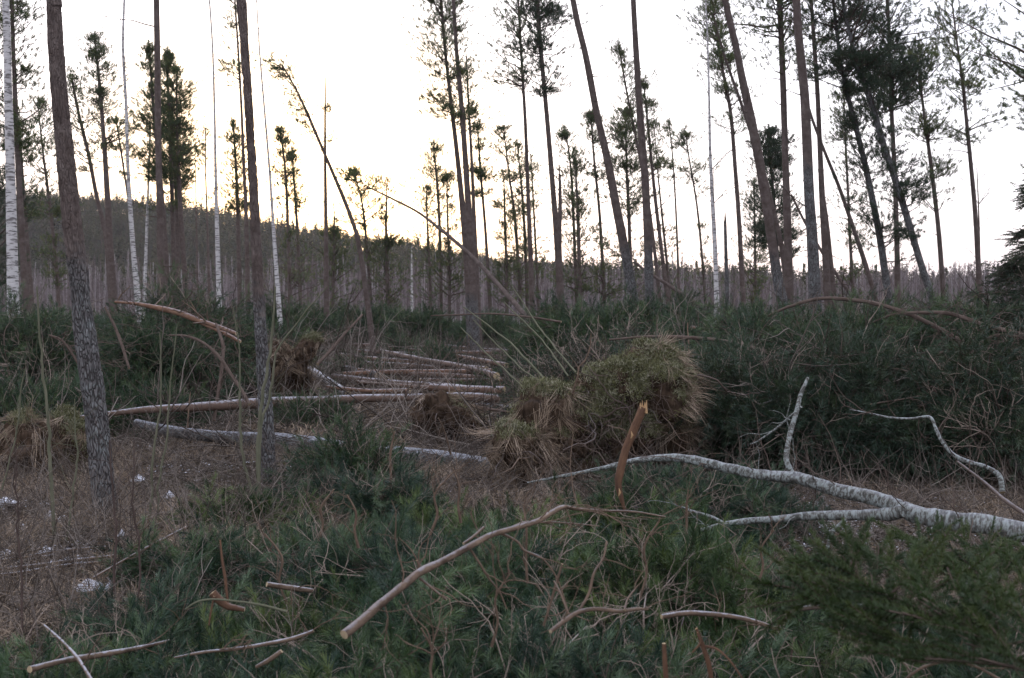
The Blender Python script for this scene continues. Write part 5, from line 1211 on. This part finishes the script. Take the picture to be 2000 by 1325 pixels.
for lab, pts, dd in [
    ('thin pole arching low behind the brush at the foot of the bowed pine', [(842, 617, 2.5), (900, 615, 3), (960, 613, 3.5), (1030, 619, 4), (1096, 629, 4.5)], (24, 23)),
    ('highest arching dead pole over the right brushwood', [(1500, 618, 4), (1540, 600, 6), (1600, 584, 7), (1680, 588, 8), (1760, 608, 9), (1830, 640, 10), (1885, 672, 10)], (15.5, 14.5)),
    ('second arching dead pole reaching to the right edge', [(1700, 632, 4), (1745, 615, 5), (1800, 611, 7), (1855, 613, 8), (1920, 634, 9), (2010, 658, 10)], (15, 14)),
    ('low arching pole above the root plate running right', [(1190, 664, 4), (1270, 658, 6), (1350, 660, 7), (1420, 668, 8), (1480, 683, 9), (1540, 703, 9), (1585, 716, 9)], (14.5, 13.8)),
    ('reddish arching branch above the white side arm', [(1535, 760, 4), (1570, 728, 6), (1610, 712, 7), (1660, 709, 7), (1720, 716, 7), (1780, 728, 6)], (13, 12.6)),
    ('reddish forked dead branch curving up to the right edge', [(1800, 735, 4), (1835, 692, 6), (1880, 676, 7), (1915, 670, 7), (1950, 655, 7), (2010, 662, 7)], (12.6, 12)),
    ('thin reddish branch drooping through the right brush', [(1905, 672, 6), (1890, 700, 6), (1855, 735, 5), (1810, 770, 4), (1700, 790, 3)], (12.3, 12)),
    ('dark arching dead branch left of the thin grey saplings', [(330, 655, 3), (365, 657, 5), (400, 672, 6), (430, 700, 7), (450, 730, 7), (470, 760, 7), (487, 790, 7)], (15.5, 14.8)),
    ('slanting dark dead branch rising right behind the second near trunk', [(620, 712, 7), (650, 680, 6), (675, 650, 5), (708, 615, 4)], (20, 21)),
    ('brown twisted dead branch standing between the near trunks', [(418, 822, 7), (424, 780, 7), (432, 730, 7), (436, 680, 7), (428, 650, 6), (422, 632, 4)], (16, 16.5)),
    ('crooked branch hugging the long orange log at left', [(245, 830, 5), (275, 795, 6), (300, 778, 6), (330, 780, 7), (350, 798, 7)], (17, 18)),
    ('bare bleached branch hooked over the dark root plate', [(1040, 822, 3), (1005, 808, 5), (960, 800, 6), (925, 795, 6), (890, 792, 5)], (15.6, 15.6)),
    ('thin crooked branch with snapped orange tip standing left of the dark root plate', [(775, 830, 4), (785, 800, 4), (792, 775, 5), (800, 755, 3)], (17, 17)),
    ('dead arching twig on the left end above the orange log', [(96, 655, 4), (120, 665, 5), (140, 690, 5), (170, 740, 5)], (14.8, 14.8)),
    ('brown dead branch behind the largest near trunk sloping right', [(205, 600, 4), (225, 640, 6), (240, 680, 6), (252, 720, 5)], (16, 15.6))]:
    branch(lab, pts, dd, 'twig', 12, .6, .005, frost=0, sides=8, name='dead_branch', lev=1)

# pale bare twigs poking out of the foreground needles
rr = np.random.default_rng(44)
spots = [(700, 1010, 6.2, 'left'), (840, 975, 6.4, 'mid'), (620, 1000, 7.0, ''), (900, 960, 7.2, ''), (760, 900, 9.6, ''), (1030, 1050, 5.0, ''), (1250, 1080, 5.2, ''), (560, 1100, 6.0, ''), (960, 1180, 4.2, ''), (850, 1280, 3.7, ''), (1480, 1080, 5.8, ''), (1340, 1000, 7.5, '')]
names = ['pale antler-like bare twig standing left of the long pale branch', 'white-barked bare twig with a kink above the middle of the long pale branch', 'bare twig fork near the foot of the second near trunk', 'fine bare twig between the root plate and the needle heap',
         'bare twig rising from the upright green top', 'thin bare twig behind the end of the long pale branch', 'fine bare twig right of the orange stick foot', 'low bare twig above the small frosted pole', 'bare twig under the forked reddish branch',
         'bare twig fork near the bottom edge left of centre', 'bare twig below the fork of the lichened bough', 'thin twig right behind the broken orange stick']
for (px, py, d, _), lab in zip(spots, names):
    h = rr.uniform(80, 130); l = rr.uniform(-50, 50)
    branch(lab, [(px, py + h * .7, 5.5), (px + l * .3, py + h * .3, 5), (px + l * .2, py - h * .1, 4.5), (px + l * .9, py - h * .5, 3)], d, 'palebr', 5, .24, .0028, frost=.8, sides=8, name='bare_twig', cat='twig', lev=1, up=.45)

# ------------------------------------------------------------------ saplings
def sapling(label, pts, d, matn='sapling', tw=9, group=None):
    br_seed[0] += 1; rng = np.random.default_rng(br_seed[0]); W = []
    for i, (px, py, wd) in enumerate(pts):
        dd = d if isinstance(d, (int, float)) else d[0] + (d[1] - d[0]) * i / (len(pts) - 1); W.append([*at(px, py, dd), wd * .5 * dd / F])
    W = spline(W, 8); W[1:-1, :2] += np.cumsum(rng.normal(size=(len(W) - 2, 2)) * .006, axis=0) * np.sin(np.linspace(0, pi, len(W) - 2))[:, None]; root = empty('sapling', W[-1, :3], label, 'sapling', group); b = Buf(); b.tube(W[:, :3], W[:, 3], 7, 0); b.build('stem', [M[matn]], root)
    if tw: bb = Buf(); side_twigs(bb, W[::-1][:, :3], rng, tw, .35, .0022, 0, .6, 0, .3); bb.build('twigs', [M[matn]], root, True, 'stuff')
for lab, pts, d in [
    ('tall green-grey sapling stem in front of the left edge brushwood', [(72, 560, 3), (78, 650, 4), (84, 740, 5), (92, 840, 6), (100, 930, 7), (108, 1075, 8)], 9.2),
    ('thin sapling standing left of the second near trunk, leftmost of its clump', [(455, 600, 2), (470, 700, 3), (480, 800, 5), (487, 900, 6), (497, 980, 7)], 11.2),
    ('thicker sapling stem directly in front of the second near trunk', [(538, 560, 3), (532, 640, 5), (526, 720, 6), (512, 800, 7), (506, 880, 8), (507, 980, 9)], 11.0),
    ('thin sapling with curved foot beside the thick sapling', [(640, 560, 2), (590, 620, 3), (535, 690, 4), (520, 780, 5), (508, 840, 6), (504, 975, 7)], 11.2),
    ('slim sapling between the near trunks reaching the orange log', [(312, 650, 2), (316, 730, 3), (312, 820, 4), (300, 940, 5), (292, 1040, 5)], 10.0),
    ('slim sapling right of the slim one, leaning to the right', [(345, 640, 2), (336, 760, 3), (332, 880, 4), (318, 960, 4), (306, 1045, 5)], 10.0),
    ('dark thin shoot at the foot of the largest near trunk', [(262, 860, 2), (264, 960, 3), (270, 1060, 4), (268, 1200, 4)], 6.6),
    ('reddish-brown straight shoot right of the largest near trunk', [(214, 860, 3), (219, 960, 4), (220, 1060, 5), (222, 1160, 6)], 6.9),
    ('dark upright shoot near the left picture edge', [(32, 890, 2), (38, 980, 3), (41, 1080, 4), (44, 1240, 5)], 6.3),
    ('thin shoot left of the largest near trunk with fine side twigs', [(146, 780, 2), (143, 870, 3), (138, 960, 4), (130, 1060, 4)], 9.0),
    ('leaning thin sapling at the far left edge', [(50, 720, 2), (30, 800, 3), (8, 900, 3), (4, 960, 3)], 10.5)]:
    sapling(lab, pts, d, 'dark' if 'dark' in lab or 'reddish' in lab else 'sapling')
for lab, pts in [
    ('bent green sapling nearest the felled logs, leaning left over the root plate', [(900, 640, 2), (950, 690, 3), (1000, 735, 3), (1060, 790, 4)]),
    ('longest bent green sapling in the fan rising from the root plate', [(905, 600, 2), (960, 640, 3), (1015, 690, 4), (1070, 748, 5)]),
    ('third bent sapling of the fan, crossing the dark spruce brush', [(925, 625, 2), (985, 690, 3), (1030, 730, 3), (1085, 765, 4)]),
    ('fourth bent sapling of the fan, to the right of the bowed pine foot', [(985, 590, 2), (1030, 640, 3), (1075, 690, 3), (1110, 735, 4)]),
    ('rightmost steep sapling of the fan rising from the root plate', [(1000, 560, 2), (1050, 630, 3), (1095, 690, 3), (1125, 728, 4)])]:
    sapling(lab, pts, (13.0, 12.2), 'sapling', 2)

# ------------------------------------------------------------------ big blurred spruce sprays bottom right
def spruce_spray(label, pts, d, n, seed, L=.2):
    rng = np.random.default_rng(seed); W = []
    for i, (px, py, wd) in enumerate(pts):
        dd = d[0] + (d[1] - d[0]) * i / (len(pts) - 1); W.append([*at(px, py, dd), wd * .5 * dd / F])
    W = spline(W, 8); root = empty('spruce_branch', W[0, :3], label, 'branch'); b = Buf(); b.tube(W[:, :3], W[:, 3], 8, 0); P = []; D = []
    for k in range(n):
        u = (.05 + .95 * k / n) * (len(W) - 1.01); j = int(u); p = W[j, :3] + (W[j + 1, :3] - W[j, :3]) * (u - j); t_ = nrm(W[j + 1, :3] - W[j, :3])
        s = nrm(np.cross(t_, [0, -.4, 1])) * (1 if k % 2 else -1); dd = nrm(t_ * .7 + s * .7 + rng.normal(size=3) * .3 + [0, 0, .45]); l = L * (1 - .6 * u / len(W)) * rng.uniform(.7, 1.2)
        Q = limb(p, dd, l, 0, 0, rng, 4, .02, .05); b.tube(Q, np.linspace(.0035, .002, 5), 4, 0)
        for m in range(max(2, int(l / .09))):
            q = Q[min(4, int(m * .09 / l * 4))]; P.append(q); D.append(nrm(dd + rng.normal(size=3) * .05))
            if m: P.append(q); D.append(nrm(dd + nrm(np.cross(dd, [0, 0, 1])) * rng.choice([-1, 1]) * .8))
    b.build('twig_stems', [M['twig']], root, True, 'stuff')
    scatter('needles', SPRUCE, [M['n_spruce'], M['twig']], P, np.array(D), rng.uniform(.8, 1.15, len(P)), rng, root)
spruce_spray('long spruce spray with upright shoots sweeping up left across the lower right', [(1990, 1290, 9), (1900, 1240, 8), (1830, 1205, 7), (1770, 1178, 6), (1700, 1150, 5), (1640, 1125, 3)], (2.7, 3.3), 22, 1, .19)
spruce_spray('flat spruce spray pointing left above the dim frosted pole', [(1760, 1180, 6), (1690, 1165, 5), (1620, 1155, 4), (1530, 1150, 3)], (3.2, 3.5), 14, 2, .19)
spruce_spray('dark spruce spray filling the bottom right corner', [(2080, 1330, 9), (1960, 1300, 8), (1850, 1290, 6), (1740, 1270, 5), (1660, 1230, 4)], (2.6, 3.1), 26, 3, .19)
spruce_spray('spruce spray rising at the right edge above the corner one', [(2060, 1260, 8), (1990, 1190, 7), (1940, 1150, 5), (1890, 1110, 3)], (3.2, 3.7), 18, 4, .19)
spruce_spray('spruce spray hanging under the thick end of the lichened bough', [(2060, 1080, 6), (1960, 1090, 5), (1860, 1080, 4), (1790, 1060, 3)], (5.0, 5.6), 20, 5, .34)

# ------------------------------------------------------------------ snow patches
for k, (px, py, wd, ht, lab) in enumerate([
    (172, 1152, 46, 18, 'largest rounded snow patch at the lower left'), (10, 985, 40, 10, 'flat snow strip at the left picture edge'), (270, 940, 22, 6, 'small snow strip between the near trunks'),
    (122, 1021, 22, 10, 'snow patch just left of the foot of the largest near trunk'), (98, 1012, 10, 10, 'tiny snow lump beside the sapling left of the largest near trunk'), (357, 1057, 20, 12, 'snow patch right of the dark thin shoot'),
    (448, 1000, 28, 8, 'snow crust on the litter between the near trunks'), (238, 1052, 14, 6, 'tiny snow bit right of the largest trunk foot'), (10, 1090, 40, 14, 'dim snow area at the lower left edge'),
    (600, 940, 22, 8, 'snow bit right of the foot of the second near trunk'), (215, 1155, 14, 10, 'small snow lump right of the largest patch'), (45, 1040, 26, 8, 'snow remnant between the left edge and the leaning sapling'), (330, 972, 24, 7, 'thin snow strip above the litter left of the sapling clump'), (300, 1100, 20, 8, 'snow bit among the low twigs right of the dark shoots'), (90, 1085, 34, 9, 'snow streak beside the frosted thin stems at lower left'), (520, 1010, 20, 7, 'snow bit in front of the sapling clump')]):
    g = ground(px, py, .05); s = g[1] / F; rng = np.random.default_rng(k + 60); b = Buf(); n1, n2 = 28, 8
    a = np.linspace(0, 2 * pi, n1, endpoint=False); V = []
    depth = ht * s / max(.12, (EYE / g[1])) * .5
    for i in range(n2 + 1):
        q = i / n2; e = .7 + .5 * vnoise(np.stack([np.cos(a) * 1.5 + k * 7, np.sin(a) * 1.5, a * 0], -1)) + .25 * vnoise(np.stack([np.cos(a) * 6 + k, np.sin(a) * 6, a * 0], -1))
        R = wd * .5 * s * q * e; V.append(np.stack([g[0] + np.cos(a) * R, g[1] + np.sin(a) * min(depth, .5) * q * e, np.full(n1, g[2]) + .06 + .012 * math.sqrt(max(0, 1 - q * q)) - .05 * q], -1))
    V = np.vstack(V); i = np.arange(n2)[:, None]; j = np.arange(n1)[None, :]; j2 = (j + 1) % n1
    b.add(V, np.stack([i * n1 + j, (i + 1) * n1 + j, (i + 1) * n1 + j2, i * n1 + j2], -1).reshape(-1, 4))
    tag(b.build('snow_patch', [M['snow']]), lab, 'snow')

# ------------------------------------------------------------------ ground cover: grass, twig litter, leaf bits
rng = np.random.default_rng(321)
def gpos(n, y0, y1, pxa, pxb, rng, pw=1.0):
    y = y0 + (y1 - y0) * rng.random(n) ** pw; x = (rng.uniform(pxa, pxb, n) - 1000) / F * y; return x, y, terrain(x, y)
def cover(name, protos, mm, n, y0, y1, s0, s1, up, lab, cat, pxa=-150, pxb=2150, dens=None, pw=1.0, zoff=0.0):
    x, y, z = gpos(n, y0, y1, pxa, pxb, rng, pw); k = np.ones(n, bool)
    if dens is not None: k = rng.random(n) < dens(x, y)
    pxx = 1000 + x / y * F; heap = (y < 6.0) | ((y < 9.2) & (pxx > 560) & (pxx < 1480)); k &= ~(heap & (rng.random(n) < .88))
    D = rng.normal(size=(n, 3)) * (1 - up) + [0, 0, up]; D[:, 2] = np.abs(D[:, 2]) * (1 if up > .2 else .25)
    o = scatter(name, protos, mm, np.stack([x, y, z + zoff], -1)[k], D[k], rng.uniform(s0, s1, n)[k], rng); tag(o, lab, cat)
cover('snow_crumbs', LEAF, [M['snow']], 1700, 6.2, 17, .4, 1.3, .95, 'thin crumbs of old snow and frost scattered on the litter', 'snow', zoff=.03, pxb=560, dens=lambda x, y: np.clip((vnoise(np.stack([x * 1.3, y * 1.3, x * 0], -1)) - .55) * 5, 0, 1))
cover('frost_crumbs', LEAF, [M['snow']], 1300, 8, 14, .3, 1.0, .95, 'frost flecks on the open litter under the lichened bough', 'frost', zoff=.03, pxa=1450, dens=lambda x, y: np.clip((vnoise(np.stack([x * 1.7, y * 1.7, x * 0 + 5], -1)) - .45) * 4, 0, 1))
cover('moss_tufts', GRASS, [M['ggrass']], 9000, 5, 20, .3, .8, .7, 'greenish moss and low grass between the dry straws', 'moss', dens=lambda x, y: np.clip((fbm(np.stack([x * .7 + 9, y * .7, x * 0], -1), 3) - .42) * 6, 0, 1))
patch = lambda x, y: np.clip((fbm(np.stack([x * .9, y * .9, x * 0], -1), 3) - .36) * 5, 0, 1)
cover('dry_grass', GRASS, [M['grass']], 30000, 4.5, 17, .5, 1.3, .6, 'short dry straw-coloured grass covering the ground near the trunks', 'grass', dens=patch)
cover('far_grass', GRASSF, [M['grass']], 22000, 15, 60, .6, 1.3, .7, 'dry pale grass over the clearing between the felled logs', 'grass', dens=patch, pw=1.3)
cover('leaf_litter', LEAF, [M['leaf']], 16000, 4, 16, .7, 1.6, .9, 'brown and frosted leaf litter on the forest floor', 'leaf litter', zoff=.015)
cover('twig_litter', STICK, [M['litter']], 13000, 4, 18, .4, 1.2, .12, 'fallen grey-brown twigs strewn over the near ground', 'twigs', zoff=.05)
cover('standing_twigs', STICK, [M['litter']], 420, 6, 16, .5, 1.2, .7, 'thin bare shoots and twigs standing up from the litter on the left', 'twigs', pxb=520, zoff=.0)
cover('row_twigs', STICKF, [M['litter']], 700, 20, 42, .5, 1.1, .4, 'bare branches and twigs standing up between the felled logs', 'twigs', pxa=560, pxb=1000, zoff=.1)
cover('far_twig_litter', STICKF, [M['litter']], 5500, 14, 50, .5, 1.4, .15, 'tangled dead twigs strewn across the clearing and heaps', 'twigs', zoff=.1, pw=1.2)
x, y, z = gpos(2600, 11, 26, -100, 2100, rng); h = rng.uniform(.2, 1.5, 2600)
left = ((x < -2.2) & (y > 21)) | ((x > 2.4) & (y > 12.4))
o = scatter('brush_twigs', STICKF, [M['litter']], np.stack([x, y, z + h * .8], -1)[left], (rng.normal(size=(2600, 3)) + [0, 0, .5])[left], rng.uniform(.5, 1.2, 2600)[left], rng)
tag(o, 'mass of thin bare broken twigs sticking out of the brushwood on both sides', 'twigs')

# ------------------------------------------------------------------ group names for the repeats
GR = {'pine_tree': 'pines left standing after the storm', 'birch_tree': 'slender birches standing among the pines', 'dead_tree': 'dead poles standing in the stand',
      'spruce_tree': 'dark spruces at the edges', 'leaning_pine': 'pines hanging half fallen', 'fallen_log': 'logs lying on the clearing', 'root_plate': 'uprooted root plates',
      'fallen_pine_top': 'green tops of the felled pines', 'broken_branch': 'broken branches in the foreground', 'dead_branch': 'dead branches over the brushwood',
      'broken_stick': 'fresh broken sticks', 'bare_twig': 'bare twigs sticking out of the needles', 'sapling': 'thin leafless saplings', 'spruce_branch': 'spruce sprays at the lower right',
      'snow_patch': 'leftover snow patches'}
for o in COL.objects:
    if 'category' in o and o.get('kind') is None:
        g = GR.get(o.name.split('.')[0])
        if g and 'group' not in o: o['group'] = g

# ------------------------------------------------------------------ thin evening haze filling the air
def haze():
    x0, x1, y0, y1, z0, z1 = -5000, 5000, -60, 6500, -16, 75
    V = [(x, y, z) for z in (z0, z1) for y in (y0, y1) for x in (x0, x1)]
    me = bpy.data.meshes.new('haze'); me.from_pydata(V, [], [(0, 2, 3, 1), (4, 5, 7, 6), (0, 1, 5, 4), (2, 6, 7, 3), (0, 4, 6, 2), (1, 3, 7, 5)])
    o = bpy.data.objects.new('haze', me); COL.objects.link(o); o['kind'] = 'stuff'; o['label'] = 'thin pale evening haze over the forest'; o['category'] = 'haze'
    m = bpy.data.materials.new('haze'); m.use_nodes = True; t = m.node_tree; t.nodes.clear()
    oo = t.nodes.new('ShaderNodeOutputMaterial'); pv = t.nodes.new('ShaderNodeVolumePrincipled')
    pv.inputs['Color'].default_value = (0.85, 0.86, 0.92, 1); pv.inputs['Density'].default_value = 0.00014; pv.inputs['Anisotropy'].default_value = 0.6
    t.links.new(pv.outputs[0], oo.inputs['Volume']); me.materials.append(m)
haze()
